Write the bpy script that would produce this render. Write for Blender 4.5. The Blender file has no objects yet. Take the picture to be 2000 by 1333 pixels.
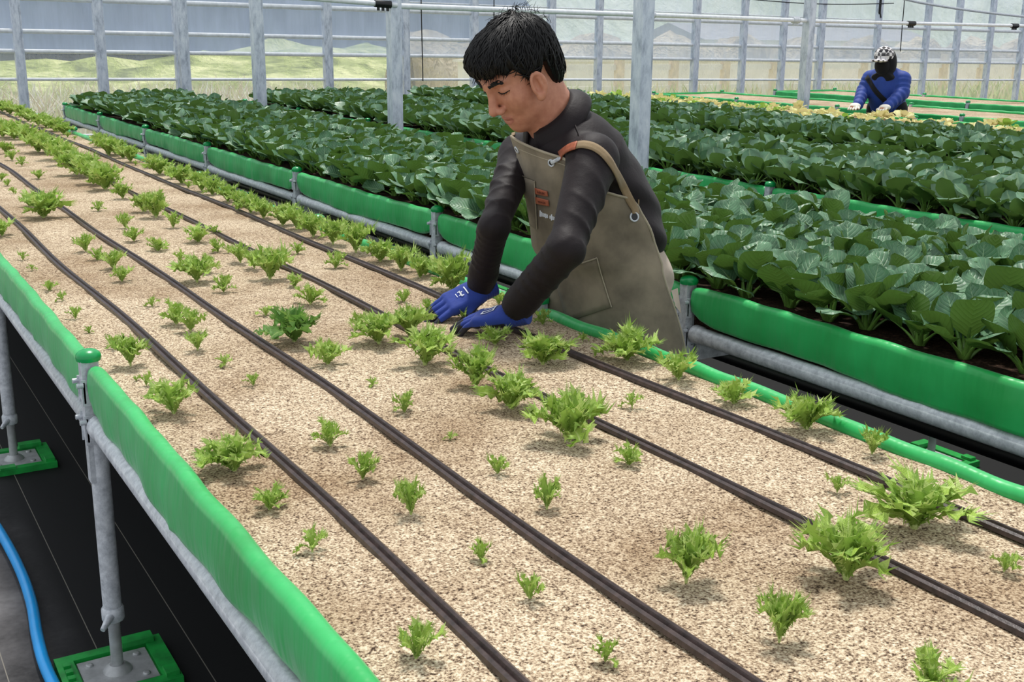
import bpy, math, random
import numpy as np
from mathutils import Vector, Matrix
from mathutils.bvhtree import BVHTree
random.seed(7); RNG = np.random.default_rng(7)
PI = math.pi
scene = bpy.context.scene
COL = scene.collection

# ------------------------------------------------------------------ camera
F_PX = 2230.0
R = np.array([[0.85775208, -0.12439455, 0.4987859],
              [-0.51397225, -0.2258138, 0.82755099],
              [0.00968991, -0.9661957, -0.2576276]])
CAM = np.array([-0.455, 0.0, 1.48])
cam_d = bpy.data.cameras.new('camera')
cam_d.sensor_width = 36.0
cam_d.lens = F_PX / 2000 * 36
cam_d.clip_start = 0.05; cam_d.clip_end = 600
cam = bpy.data.objects.new('camera', cam_d)
COL.objects.link(cam)
M = Matrix.Identity(4)
for i in range(3):
    M[i][0] = R[i][0]; M[i][1] = -R[i][1]; M[i][2] = -R[i][2]; M[i][3] = CAM[i]
cam.matrix_world = M
scene.camera = cam

def ray(x, y):
    d = R @ np.array([x - 1000.0, y - 666.5, F_PX]); return d / np.linalg.norm(d)
def at_z(x, y, z):
    d = ray(x, y); return CAM + d * ((z - CAM[2]) / d[2])
def at_x(x, y, X):
    d = ray(x, y); return CAM + d * ((X - CAM[0]) / d[0])
def at_y(x, y, Y):
    d = ray(x, y); return CAM + d * ((Y - CAM[1]) / d[1])
def at_d(x, y, D):
    return CAM + R @ np.array([x - 1000.0, y - 666.5, F_PX]) * D / F_PX
def depth_of(p):
    return float((R.T @ (np.array(p) - CAM))[2])

# ------------------------------------------------------------------ light
w = bpy.data.worlds.new('world'); scene.world = w; w.use_nodes = True
bg = w.node_tree.nodes['Background']
bg.inputs[0].default_value = (0.90, 0.95, 1.0, 1); bg.inputs[1].default_value = 1.1
sun_d = bpy.data.lights.new('sun', 'SUN'); sun_d.energy = 4.0; sun_d.angle = math.radians(10)
sun_d.color = (1.0, 0.965, 0.91)
sun = bpy.data.objects.new('sun', sun_d); COL.objects.link(sun)
sd = Vector((0.20, 0.36, 1.0))            # towards the sun
sun.rotation_euler = sd.to_track_quat('Z', 'Y').to_euler()
vs = scene.view_settings
scene.display_settings.display_device = 'sRGB'
vs.view_transform = 'Standard'; vs.look = 'None'; vs.gamma = 1.0; vs.exposure = -0.27
vs.use_curve_mapping = False

# ------------------------------------------------------------------ helpers
def lin(c):
    return tuple(((v / 255) / 12.92 if v / 255 <= 0.04045 else ((v / 255 + 0.055) / 1.055) ** 2.4) for v in c)
def rgba(c): return lin(c) + (1,)

class NT:
    def __init__(s, name):
        s.m = bpy.data.materials.new(name); s.m.use_nodes = True
        s.t = s.m.node_tree; s.b = s.t.nodes['Principled BSDF']; s.out = s.t.nodes['Material Output']
    def n(s, typ, **kw):
        nd = s.t.nodes.new(typ)
        for k, v in kw.items(): setattr(nd, k, v)
        return nd
    def l(s, a, b): s.t.links.new(a, b)
    def coord(s, kind='Object', scale=(1, 1, 1)):
        tc = s.n('ShaderNodeTexCoord'); mp = s.n('ShaderNodeMapping'); mp.inputs['Scale'].default_value = scale
        s.l(tc.outputs[kind], mp.inputs['Vector']); return mp.outputs['Vector']
    def geo(s, scale=(1, 1, 1)):
        g = s.n('ShaderNodeNewGeometry'); mp = s.n('ShaderNodeMapping'); mp.inputs['Scale'].default_value = scale
        s.l(g.outputs['Position'], mp.inputs['Vector']); return mp.outputs['Vector']
    def noise(s, vec, scale, detail=3, rough=0.55):
        nd = s.n('ShaderNodeTexNoise'); nd.inputs['Scale'].default_value = scale
        nd.inputs['Detail'].default_value = detail; nd.inputs['Roughness'].default_value = rough
        s.l(vec, nd.inputs['Vector']); return nd.outputs['Fac']
    def ramp(s, fac, stops):
        r = s.n('ShaderNodeValToRGB'); e = r.color_ramp.elements
        while len(e) < len(stops): e.new(0.5)
        for i, (p, c) in enumerate(stops):
            e[i].position = p; e[i].color = c if len(c) == 4 else rgba(c)
        s.l(fac, r.inputs['Fac']); return r.outputs['Color']
    def mix(s, fac, a, b, mode='MIX'):
        x = s.n('ShaderNodeMix', data_type='RGBA', blend_type=mode)
        for sock, v in ((x.inputs[0], fac), (x.inputs[6], a), (x.inputs[7], b)):
            if hasattr(v, 'links') or hasattr(v, 'is_linked'): s.l(v, sock)
            else: sock.default_value = v if not (isinstance(v, tuple) and len(v) == 3) else rgba(v)
        return x.outputs[2]
    def math(s, op, a, b=0.5):
        x = s.n('ShaderNodeMath', operation=op)
        for sock, v in ((x.inputs[0], a), (x.inputs[1], b)):
            if hasattr(v, 'is_linked'): s.l(v, sock)
            else: sock.default_value = v
        return x.outputs[0]
    def bump(s, h, strength=0.3, dist=0.01):
        b = s.n('ShaderNodeBump'); b.inputs['Strength'].default_value = strength; b.inputs['Distance'].default_value = dist
        s.l(h, b.inputs['Height']); s.l(b.outputs['Normal'], s.b.inputs['Normal']); return b
    def set(s, color=None, rough=None, metal=None, spec=None):
        if color is not None:
            if hasattr(color, 'is_linked'): s.l(color, s.b.inputs['Base Color'])
            else: s.b.inputs['Base Color'].default_value = rgba(color)
        if rough is not None:
            if hasattr(rough, 'is_linked'): s.l(rough, s.b.inputs['Roughness'])
            else: s.b.inputs['Roughness'].default_value = rough
        if metal is not None: s.b.inputs['Metallic'].default_value = metal
        if spec is not None: s.b.inputs['Specular IOR Level'].default_value = spec
        return s

def simple(name, c, rough=0.6, metal=0.0, nscale=30, var=0.15, bump=0.1, bscale=None, bdist=0.003, spec=0.5, kind='Object'):
    t = NT(name); v = t.coord(kind)
    n = t.noise(v, nscale, 4)
    dark = tuple(x * (1 - var) for x in c); lite = tuple(min(255, x * (1 + var)) for x in c)
    t.set(t.ramp(n, [(0.3, dark), (0.7, lite)]), rough, metal, spec)
    if bump: t.bump(t.noise(v, bscale or nscale * 3, 3), bump, bdist)
    return t.m

def uvmesh(name, verts, faces, mat, parent=None, uv=None, smooth=True, mats=None, fmat=None):
    me = bpy.data.meshes.new(name)
    verts = np.asarray(verts, np.float32)
    me.from_pydata(verts.tolist(), [], [list(map(int, f)) for f in faces])
    if uv is not None:
        ul = me.uv_layers.new(name='UVMap')
        li = np.empty(len(me.loops), np.int32); me.loops.foreach_get('vertex_index', li)
        ul.data.foreach_set('uv', np.asarray(uv, np.float32)[li].ravel())
    for m_ in (mats or [mat]): me.materials.append(m_)
    if fmat is not None: me.polygons.foreach_set('material_index', np.asarray(fmat, np.int32))
    if smooth: me.polygons.foreach_set('use_smooth', np.ones(len(me.polygons), bool))
    me.update()
    o = bpy.data.objects.new(name, me); COL.objects.link(o)
    if parent is not None: o.parent = parent
    return o

class MB:
    """collects simple shapes into one mesh"""
    def __init__(s): s.v = []; s.f = []; s.sm = []
    def add(s, v, f, smooth=True):
        o = len(s.v); s.v += [tuple(map(float, p)) for p in v]; s.f += [tuple(i + o for i in q) for q in f]; s.sm += [smooth] * len(f)
    def box(s, a, b, bev=0.0):
        (x0, y0, z0), (x1, y1, z1) = a, b
        v = [(x0, y0, z0), (x1, y0, z0), (x1, y1, z0), (x0, y1, z0), (x0, y0, z1), (x1, y0, z1), (x1, y1, z1), (x0, y1, z1)]
        s.add(v, [(0, 3, 2, 1), (4, 5, 6, 7), (0, 1, 5, 4), (1, 2, 6, 5), (2, 3, 7, 6), (3, 0, 4, 7)], False)
    def obox(s, c, ax, ay, az):
        c = np.array(c); ax = np.array(ax); ay = np.array(ay); az = np.array(az)
        v = [c + i * ax + j * ay + k * az for k in (-1, 1) for j in (-1, 1) for i in (-1, 1)]
        s.add(v, [(0, 2, 3, 1), (4, 5, 7, 6), (0, 1, 5, 4), (1, 3, 7, 5), (3, 2, 6, 7), (2, 0, 4, 6)], False)
    def tube(s, pts, r, n=10, cap=True, flat=None):
        pts = [np.array(p, float) for p in pts]; rs = r if hasattr(r, '__len__') else [r] * len(pts)
        vs_ = []; up = None
        for i, p in enumerate(pts):
            d = pts[min(i + 1, len(pts) - 1)] - pts[max(i - 1, 0)]; d = d / (np.linalg.norm(d) + 1e-12)
            if up is None:
                up = np.array([0, 0, 1.0]) if abs(d[2]) < 0.9 else np.array([0, 1.0, 0])
            a = np.cross(d, up); a /= np.linalg.norm(a) + 1e-12; b = np.cross(a, d); up = b
            fl = flat if flat else 1.0
            for k in range(n):
                t = 2 * PI * k / n; vs_.append(p + rs[i] * (math.cos(t) * a + fl * math.sin(t) * b))
        f = [(i * n + k, i * n + (k + 1) % n, (i + 1) * n + (k + 1) % n, (i + 1) * n + k) for i in range(len(pts) - 1) for k in range(n)]
        s.add(vs_, f)
        if cap:
            o = len(pts) - 1
            s.add(vs_[:n], [tuple(range(n))[::-1]], False); s.add(vs_[o * n:], [tuple(range(n))], False)
    def lathe(s, prof, c=(0, 0, 0), n=20):
        v = [(c[0] + r * math.cos(2 * PI * k / n), c[1] + r * math.sin(2 * PI * k / n), c[2] + z) for r, z in prof for k in range(n)]
        f = [(i * n + k, i * n + (k + 1) % n, (i + 1) * n + (k + 1) % n, (i + 1) * n + k) for i in range(len(prof) - 1) for k in range(n)]
        s.add(v, f)
        s.add(v[:n], [tuple(range(n))[::-1]], False); s.add(v[-n:], [tuple(range(n))], False)
    def grid(s, P, closed=False):
        """P: array (n,m,3)"""
        n, m = P.shape[:2]
        f = [(i * m + j, i * m + (j + 1) % m, (i + 1) * m + (j + 1) % m, (i + 1) * m + j) for i in range(n - 1) for j in range(m if closed else m - 1)]
        s.add(P.reshape(-1, 3), f)
    def build(s, name, mat, parent=None):
        o = uvmesh(name, s.v, s.f, mat, parent, smooth=False)
        o.data.polygons.foreach_set('use_smooth', np.array(s.sm, bool)); return o

def tag(o, label=None, cat=None, group=None, kind=None):
    if label: o['label'] = label
    if cat: o['category'] = cat
    if group: o['group'] = group
    if kind: o['kind'] = kind
    return o
def empty(name, loc=(0, 0, 0)):
    o = bpy.data.objects.new(name, None); o.location = loc; o.empty_display_size = 0.1
    COL.objects.link(o); return o
def link_copy(o, parent=None):
    c = o.copy(); COL.objects.link(c)
    if parent is not None: c.parent = parent
    return c
KIDS = {}
def copy_tree(o, parent=None):
    c = link_copy(o, parent)
    for ch in list(o.children): copy_tree(ch, c)
    return c
def ordinal(n):
    w_ = ['zeroth', 'first', 'second', 'third', 'fourth', 'fifth', 'sixth', 'seventh', 'eighth', 'ninth', 'tenth', 'eleventh', 'twelfth',
          'thirteenth', 'fourteenth', 'fifteenth', 'sixteenth', 'seventeenth', 'eighteenth', 'nineteenth']
    if n < 20: return w_[n]
    tens = {2: 'twent', 3: 'thirt', 4: 'fort', 5: 'fift', 6: 'sixt', 7: 'sevent', 8: 'eight', 9: 'ninet'}
    return tens[n // 10] + 'ieth' if n % 10 == 0 else tens[n // 10] + 'y-' + w_[n % 10]

# ---- signed distance field mesher (smooth unions give continuous bodies)
def smin(a, b, k):
    h = np.clip(0.5 + 0.5 * (b - a) / k, 0, 1); return b * (1 - h) + a * h - k * h * (1 - h)
def smax(a, b, k): return -smin(-a, -b, k)
def sd_ell(P, c, r):
    q = [(P[i] - c[i]) / r[i] for i in range(3)]; k0 = np.sqrt(q[0] ** 2 + q[1] ** 2 + q[2] ** 2)
    k1 = np.sqrt(sum(((P[i] - c[i]) / r[i] ** 2) ** 2 for i in range(3))) + 1e-9
    return k0 * (k0 - 1) / k1
def sd_sph(P, c, r): return np.sqrt(sum((P[i] - c[i]) ** 2 for i in range(3))) - r
def sd_cone(P, a, b, ra, rb, tout=False):
    a = np.array(a, float); b = np.array(b, float); d = b - a; L2 = float(d @ d)
    t = np.clip(((P[0] - a[0]) * d[0] + (P[1] - a[1]) * d[1] + (P[2] - a[2]) * d[2]) / L2, 0, 1)
    D = np.sqrt(sum((P[i] - a[i] - d[i] * t) ** 2 for i in range(3))) - (ra + (rb - ra) * t)
    return (D, t) if tout else D
def sd_box(P, c, h, r):
    q = [np.abs(P[i] - c[i]) - (h[i] - r) for i in range(3)]
    return np.sqrt(sum(np.maximum(x, 0) ** 2 for x in q)) + np.minimum(np.maximum(np.maximum(q[0], q[1]), q[2]), 0) - r
def around(P, a, b, ref):
    """angle around the axis a->b, measured from ref"""
    a = np.array(a, float); d = np.array(b, float) - a; d /= np.linalg.norm(d); ref = np.array(ref, float)
    u = ref - d * (ref @ d); u /= np.linalg.norm(u); v = np.cross(d, u)
    return np.arctan2(sum((P[i] - a[i]) * v[i] for i in range(3)), sum((P[i] - a[i]) * u[i] for i in range(3)))
def surface(f, lo, hi, h):
    lo = np.array(lo, float); hi = np.array(hi, float); n = np.ceil((hi - lo) / h).astype(int) + 1
    ax = [(lo[i] + h * np.arange(n[i])).astype(np.float32) for i in range(3)]
    P = (ax[0][:, None, None], ax[1][None, :, None], ax[2][None, None, :])
    V = np.broadcast_to(f(P), tuple(n)).astype(np.float32)
    S = V < 0
    c = np.zeros(tuple(n - 1), np.int8)
    for i in (0, 1):
        for j in (0, 1):
            for k in (0, 1):
                c += S[i:n[0] - 1 + i, j:n[1] - 1 + j, k:n[2] - 1 + k]
    act = (c > 0) & (c < 8); idx = np.argwhere(act)
    acc = np.zeros((len(idx), 3)); cnt = np.zeros(len(idx))
    corners = [(i, j, k) for i in (0, 1) for j in (0, 1) for k in (0, 1)]
    for a in corners:
        for axis in range(3):
            if a[axis] == 1: continue
            b = list(a); b[axis] = 1
            va = V[idx[:, 0] + a[0], idx[:, 1] + a[1], idx[:, 2] + a[2]]; vb = V[idx[:, 0] + b[0], idx[:, 1] + b[1], idx[:, 2] + b[2]]
            m = (va < 0) != (vb < 0); t = np.where(m, va / np.where(m, va - vb, 1), 0)
            p = np.array(a, float)[None] + 0 * acc; p[:, axis] += t
            acc[m] += p[m]; cnt[m] += 1
    verts = lo + h * (idx + acc / cnt[:, None])
    vid = -np.ones(tuple(n - 1), np.int64); vid[act] = np.arange(len(idx))
    quads = []
    for axis in range(3):
        sl0 = [slice(None)] * 3; sl1 = [slice(None)] * 3
        sl0[axis] = slice(0, n[axis] - 1); sl1[axis] = slice(1, n[axis])
        e = np.argwhere(S[tuple(sl0)] != S[tuple(sl1)])
        o1, o2 = [(1, 2), (2, 0), (0, 1)][axis]
        ok = (e[:, o1] > 0) & (e[:, o2] > 0) & (e[:, o1] < n[o1] - 1) & (e[:, o2] < n[o2] - 1); e = e[ok]
        def g(d1, d2):
            q = e.copy(); q[:, o1] += d1; q[:, o2] += d2; return vid[q[:, 0], q[:, 1], q[:, 2]]
        q = np.stack([g(-1, -1), g(0, -1), g(0, 0), g(-1, 0)], 1)
        s = S[e[:, 0], e[:, 1], e[:, 2]]
        q[~s] = q[~s][:, ::-1]; quads.append(q)
    return verts, np.concatenate(quads)
def relax(v, q, it=1, lam=0.5):
    for _ in range(it):
        acc = np.zeros_like(v); cnt = np.zeros(len(v))
        for a, b in ((0, 1), (1, 2), (2, 3), (3, 0)):
            np.add.at(acc, q[:, a], v[q[:, b]]); np.add.at(acc, q[:, b], v[q[:, a]])
            np.add.at(cnt, q[:, a], 1); np.add.at(cnt, q[:, b], 1)
        v = v + lam * (acc / np.maximum(cnt, 1)[:, None] - v)
    return v
def sdf_obj(name, f, lo, hi, h, mat, parent=None, it=1, xf=None, post=None):
    v, q = surface(f, lo, hi, h); v = relax(v, q, it)
    if post is not None: v = post(v)
    if xf is not None: v = xf(v)
    return uvmesh(name, v, q, mat, parent)
def bvh_of(*objs):
    vv = []; ff = []
    for o in objs:
        b = len(vv); mw = o.matrix_world if o.parent is None else o.parent.matrix_world
        vv += [p.co.copy() for p in o.data.vertices]; ff += [[i + b for i in p.vertices] for p in o.data.polygons]
    return BVHTree.FromPolygons(vv, ff)
def hit(bvh, x, y, off=0.0):
    d = Vector(ray(x, y)); loc, nor, i, dist = bvh.ray_cast(Vector(CAM), d)
    if loc is None: return None
    if nor.dot(d) > 0: nor = -nor
    return np.array(loc + nor * off), np.array(nor)
# ------------------------------------------------------------------ materials
def mat_liner():
    t = NT('green_liner'); v = t.coord('Object')
    n = t.noise(v, 6, 4); c = t.ramp(n, [(0.25, (20, 156, 70)), (0.75, (46, 190, 102))])
    n2 = t.noise(t.coord('Object', (1, 14, 3)), 2.0, 2)
    t.set(c, 0.36, 0, 0.5)
    t.b.inputs['Sheen Weight'].default_value = 0.15
    t.bump(n2, 0.25, 0.02); return t.m
def mat_galv():
    t = NT('galvanised_steel'); v = t.coord('Object')
    n = t.noise(v, 55, 5, 0.7); c = t.ramp(n, [(0.3, (168, 173, 181)), (0.6, (216, 220, 226)), (0.75, (236, 238, 242))])
    t.set(c, 0.36, 0.12, 0.5)
    t.bump(t.noise(v, 90, 3), 0.12, 0.002); return t.m
def mat_column():
    t = NT('weathered_zinc'); v = t.coord('Object', (6, 6, 2.2))
    n = t.noise(v, 3.0, 6, 0.7); c = t.ramp(n, [(0.32, (158, 166, 182)), (0.5, (206, 213, 226)), (0.7, (232, 236, 244))])
    t.set(c, 0.5, 0.25, 0.4); t.bump(n, 0.15, 0.004); return t.m
def mat_sand(name, cols, wet, grain):
    t = NT(name); v = t.geo()
    g = t.noise(v, grain, 2, 0.6); g2 = t.noise(v, grain * 0.45, 3, 0.6)
    f = t.math('ADD', t.math('MULTIPLY', g, 0.62), t.math('MULTIPLY', g2, 0.38))
    c = t.ramp(f, cols)
    big = t.noise(v, 2.6, 4, 0.6); wf = t.ramp(big, [(0.42, (0, 0, 0)), (0.68, (255, 255, 255))])
    c2 = t.mix(wf, c, t.mix(1.0, c, wet, 'MULTIPLY'))
    t.set(c2, 0.92, 0, 0.15)
    t.bump(f, 0.85, 0.006); return t.m
M_LINER = mat_liner(); M_GALV = mat_galv(); M_COL = mat_column()
M_SAND = mat_sand('sand_grains', [(0.37, (66, 52, 42)), (0.45, (156, 135, 112)), (0.53, (202, 182, 154)), (0.64, (240, 227, 201))], (206, 196, 186), 260)
M_SOIL = mat_sand('dark_soil', [(0.35, (22, 15, 10)), (0.52, (58, 42, 32)), (0.66, (96, 74, 60)), (0.8, (190, 170, 150))], (190, 180, 170), 120)
M_PIPE = simple('pale_zinc_pipe', (228, 231, 236), 0.35, 0.05, 20, 0.05, 0)
M_CAP = simple('green_plastic_cap', (10, 150, 80), 0.3, 0, 40, 0.06, 0.05)
M_BLOCK = simple('green_plastic_block', (24, 150, 62), 0.45, 0, 25, 0.14, 0.15)
M_PLATE = simple('zinc_plate', (176, 178, 180), 0.45, 0.35, 30, 0.1, 0.1)
M_BLACK = simple('black_plastic', (16, 17, 20), 0.42, 0, 30, 0.2, 0.1)
M_HOSE = simple('black_drip_hose', (62, 50, 48), 0.36, 0, 60, 0.25, 0.15)
M_BLUE = simple('blue_rubber', (26, 148, 222), 0.3, 0, 12, 0.05, 0.05)
M_WHITE = simple('white_print', (226, 230, 238), 0.6, 0, 60, 0.03, 0)

def mat_floor():
    t = NT('black_weed_mat'); v = t.geo()
    n = t.noise(v, 2.2, 5, 0.65); n2 = t.noise(v, 60, 3)
    base = t.ramp(n, [(0.36, (46, 45, 47)), (0.58, (92, 90, 92)), (0.74, (140, 138, 140))])
    base = t.mix(0.25, base, t.ramp(n2, [(0.3, (10, 10, 11)), (0.7, (90, 88, 88))]))
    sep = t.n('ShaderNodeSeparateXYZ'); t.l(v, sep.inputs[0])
    dust_shade = t.math('MULTIPLY_ADD', sep.outputs[0], -6.0); t.t.nodes[-1].inputs[2].default_value = -0.2; t.t.nodes[-1].use_clamp = True   # dusty left aisle; shade under the benches painted in as darker mat colour
    base = t.mix(dust_shade, (17, 17, 19), base)
    a = t.math('PINGPONG', t.math('ADD', sep.outputs[0], 0.02), 0.105); line = t.math('LESS_THAN', a, 0.0012)
    c = t.mix(line, base, (120, 116, 108))
    t.set(c, 0.75, 0, 0.3)
    wv = t.n('ShaderNodeTexChecker'); wv.inputs['Scale'].default_value = 260; t.l(v, wv.inputs['Vector'])
    t.bump(wv.outputs['Fac'], 0.2, 0.001); return t.m
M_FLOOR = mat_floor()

def mat_film(name, col, opac, streak):
    t = NT(name); nt = t.t; nt.nodes.remove(t.b)
    v = t.geo((1.0, 1.0, 0.35)); n = t.noise(v, 5.0, 4, 0.6)
    v2 = t.geo((6.0, 1.0, 0.3)); n2 = t.noise(v2, 3.0, 4, 0.7)
    f = t.math('MULTIPLY_ADD', t.math('ADD', t.math('MULTIPLY', n, 0.6), t.math('MULTIPLY', n2, 0.4)), streak)
    nt.nodes[-1].inputs[2].default_value = opac - streak * 0.5; nt.nodes[-1].use_clamp = True
    tr = t.n('ShaderNodeBsdfTransparent'); tr.inputs[0].default_value = (0.97, 0.985, 1.0, 1)
    tl = t.n('ShaderNodeBsdfTranslucent'); tl.inputs[0].default_value = rgba(col)
    df = t.n('ShaderNodeBsdfDiffuse'); df.inputs[0].default_value = rgba(col)
    gl = t.n('ShaderNodeBsdfGlossy'); gl.inputs['Roughness'].default_value = 0.18
    m1 = t.n('ShaderNodeMixShader'); m1.inputs[0].default_value = 0.5; t.l(tl.outputs[0], m1.inputs[1]); t.l(df.outputs[0], m1.inputs[2])
    m2 = t.n('ShaderNodeMixShader'); m2.inputs[0].default_value = 0.04; t.l(m1.outputs[0], m2.inputs[1]); t.l(gl.outputs[0], m2.inputs[2])
    m3 = t.n('ShaderNodeMixShader'); t.l(f, m3.inputs[0]); t.l(tr.outputs[0], m3.inputs[1]); t.l(m2.outputs[0], m3.inputs[2])
    t.l(m3.outputs[0], t.out.inputs[0]); return t.m
M_FILM_LO = mat_film('clear_wall_film', (246, 248, 250), 0.27, 0.3)
M_FILM_UP = mat_film('frosted_wall_film', (208, 223, 252), 0.58, 0.45)

# ------------------------------------------------------------------ setting
def struct(o): o['kind'] = 'structure'; return o
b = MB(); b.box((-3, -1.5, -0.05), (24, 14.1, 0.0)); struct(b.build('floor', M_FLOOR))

YW = 14.0
def wz(x, z0):        # the end wall's rails drop slightly towards the right
    return z0 - 0.0105 * x
WX0, WX1 = -2.0, 22.0
# film: the lower curtain is clear, the upper sheet is frosted
def sheet(name, zlo, zhi, mat, y):
    nx, nz = 121, 9; P = np.zeros((nz, nx, 3))
    for i in range(nz):
        for j in range(nx):
            x = WX0 + (WX1 - WX0) * j / (nx - 1); t = i / (nz - 1)
            a, c = (zlo if zlo == 0 else wz(x, zlo)), wz(x, zhi)
            P[i, j] = (x, y + 0.012 * math.sin(x * 3.1 + t * 2) * math.sin(t * PI), a + (c - a) * t)
    m = MB(); m.grid(P); return struct(m.build(name, mat))
wall = sheet('wall_far', 0, 1.30, M_FILM_LO, YW + 0.05)
wall2 = sheet('wall_far_upper', 1.28, 3.6, M_FILM_UP, YW + 0.06)
tnum = 1
for z0, r in ((0.985, 0.018), (1.29, 0.024), (1.505, 0.026), (1.86, 0.03), (1.97, 0.009), (0.35, 0.02)):
    b = MB(); b.tube([(x, YW, wz(x, z0)) for x in np.linspace(WX0, WX1, 13)], r, 8)
    struct(b.build('trim_%d' % tnum, M_PIPE)); tnum += 1
posts = [-1.0, 0.7, 1.57, 2.44, 3.33, 4.28, 5.21, 6.30, 7.33, 8.57, 9.39, 10.22, 11.19, 12.15, 12.99, 13.82, 15.14, 16.37, 17.18, 18.09, 19.0]
for i, x in enumerate(posts):
    b = MB(); w_ = 0.05 if i % 3 else 0.056; h_ = 3.5
    b.box((x - w_, YW - 0.06, 0), (x + w_ * 0.5, YW + 0.03, h_)); b.box((x + w_ * 0.5, YW - 0.045, 0), (x + w_, YW + 0.02, h_))
    o = b.build('wall_post', M_COL)
    tag(o, 'grey steel wall post, %s from the left along the far film wall' % ordinal(i + 1) if 0 else 'galvanised post of the far film wall, %s of the row counted from the left' % ordinal(i + 1), 'post', 'posts of the far wall')
# thin wire hung down the wall
for i, x in enumerate((6.52, 7.62, 15.7)):
    b = MB(); b.tube([(x, YW - 0.03, 2.4), (x + 0.01, YW - 0.03, 1.6), (x + 0.02, YW - 0.03, 0.9 if i == 0 else 1.3)], 0.008, 6)
    tag(b.build('hanging_cord', M_BLACK), ['thin dark cord hanging on the film just right of the third tall column', 'thin dark cord hanging at the film above the worker',
        'short dark cord hanging at the film right of the worker in blue'][i], 'cord')
b = MB(); ps = []
for k in range(15):
    t = k / 14; ps.append((15.4 + 5.5 * t, YW - 0.25, 2.16 - 0.28 * math.sin(t * PI / 2) ** 0.8))
b.tube(ps, 0.022, 8); tag(b.build('curved_roof_hoop', M_GALV), 'bent steel hoop sloping down at the top right corner', 'pipe')
b = MB(); b.tube([(11.9 + 3.5 * k / 10, 13.93, 2.09 - 0.05 * math.sin(k / 10 * PI)) for k in range(11)], 0.008, 6)
tag(b.build('slack_cable', M_BLACK), 'slack black cable under the roof above the distant worker', 'cable')
b = MB(); b.tube([(15.1, 13.95, 2.5), (15.1, 13.95, 1.93), (15.13, 13.95, 1.85)], 0.022, 6)
tag(b.build('black_strap_end', M_BLACK), 'short black strap end hanging above the plaid hat', 'strap')

# inner columns (three metres apart, in the aisle) with clamp
def column(x, y, wdt, label, top=3.4):
    b = MB(); a = wdt / 2
    b.box((x - a, y - a, 0), (x + a * 0.55, y + a, top)); b.box((x + a * 0.55, y - a * 0.7, 0), (x + a, y + a * 0.7, top))
    o = b.build('column', M_COL); tag(o, label, 'column', 'steel columns of the greenhouse'); return o
column(3.2, 4.8, 0.082, 'tall thick zinc column right behind the worker in the apron')
column(3.2, 7.75, 0.09, 'zinc column between the leafy beds, left of the worker\'s head')
column(3.2, 10.75, 0.105, 'zinc column at the far end of the gap, just left of the dark bed corner')
column(3.2, 13.3, 0.11, 'farthest zinc column, under the clamp at the far left end of the rail')
column(8.70, 9.15, 0.10, 'zinc column standing left of the distant worker in blue')
def hpipe(a, c, r, label, clamp):
    root = empty('support_pipe', a); b = MB(); a = np.array(a); c = np.array(c)
    b.tube([a * 0, c - a], r, 10); b.build('pipe', M_PIPE, root)
    for t in clamp:
        p = (c - a) * t; d = (c - a) / np.linalg.norm(c - a); b = MB()
        b.tube([p - d * 0.06, p + d * 0.06], r * 1.5, 10)
        for s in (-1, 0, 1): b.box(tuple(p + d * 0.035 * s + np.array((-0.008, -0.008, -r * 2.6))), tuple(p + d * 0.035 * s + np.array((0.008, 0.008, 0))))
        b.build('clamp', M_BLACK if r < 0.02 else M_GALV, root)
    return tag(root, label, 'pipe')
hpipe((3.24, 7.75, 1.685), (8.66, 9.15, 1.675), 0.021, 'long pale pipe running behind the worker\'s head to the column by the distant worker', (0.52, 0.96))
hpipe((8.74, 9.15, 1.672), (14.5, 9.4, 1.67), 0.019, 'pale pipe running right from the column beside the distant worker', (0.28, 0.62))
hpipe((3.2, 7.7, 1.69), (1.1, 7.9, 1.80), 0.018, 'sloping pipe left of the second column at the top of the picture', (0.05, 0.7))

# outside, behind the film
def mat_ground():
    t = NT('meadow_soil'); v = t.geo(); n = t.noise(v, 0.5, 5, 0.7)
    t.set(t.ramp(n, [(0.3, (150, 166, 100)), (0.5, (196, 196, 140)), (0.7, (226, 212, 180))]), 0.95, 0, 0.1); return t.m
b = MB(); b.box((-60, 14.15, -0.12), (120, 150, -0.03)); struct(b.build('outdoor_ground', mat_ground()))
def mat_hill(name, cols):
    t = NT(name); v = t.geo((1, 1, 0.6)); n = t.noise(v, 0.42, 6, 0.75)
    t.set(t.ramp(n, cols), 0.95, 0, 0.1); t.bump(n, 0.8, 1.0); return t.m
def hill(name, x0, x1, y0, h, mat, seed, slope=12.0):
    r = np.random.default_rng(seed); nx, ny = 60, 16; P = np.zeros((ny, nx, 3)); ph = r.random(6) * 6
    for i in range(ny):
        for j in range(nx):
            x = x0 + (x1 - x0) * j / (nx - 1); t = i / (ny - 1)
            e = math.sin(min(1, j / 8) * PI / 2) * math.sin(min(1, (nx - 1 - j) / 8) * PI / 2)
            z = h * math.sin(t * PI / 2) * (0.8 + 0.2 * math.sin(x * 0.13 + ph[0]) + 0.08 * math.sin(x * 0.5 + ph[1])) * (0.25 + 0.75 * e) + r.normal() * 0.15 * t
            P[i, j] = (x, y0 + t * slope + 1.2 * math.sin(x * 0.2 + ph[2]), z - 0.1)
    m = MB(); m.grid(P); return struct(m.build(name, mat))
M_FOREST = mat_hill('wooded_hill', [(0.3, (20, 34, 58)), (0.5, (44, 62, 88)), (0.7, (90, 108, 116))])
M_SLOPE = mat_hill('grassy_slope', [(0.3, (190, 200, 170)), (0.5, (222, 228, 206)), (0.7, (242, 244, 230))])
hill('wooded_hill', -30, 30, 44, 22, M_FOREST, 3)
hill('grassy_slope', 14, 110, 66, 24, M_SLOPE, 5, 20)
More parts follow.
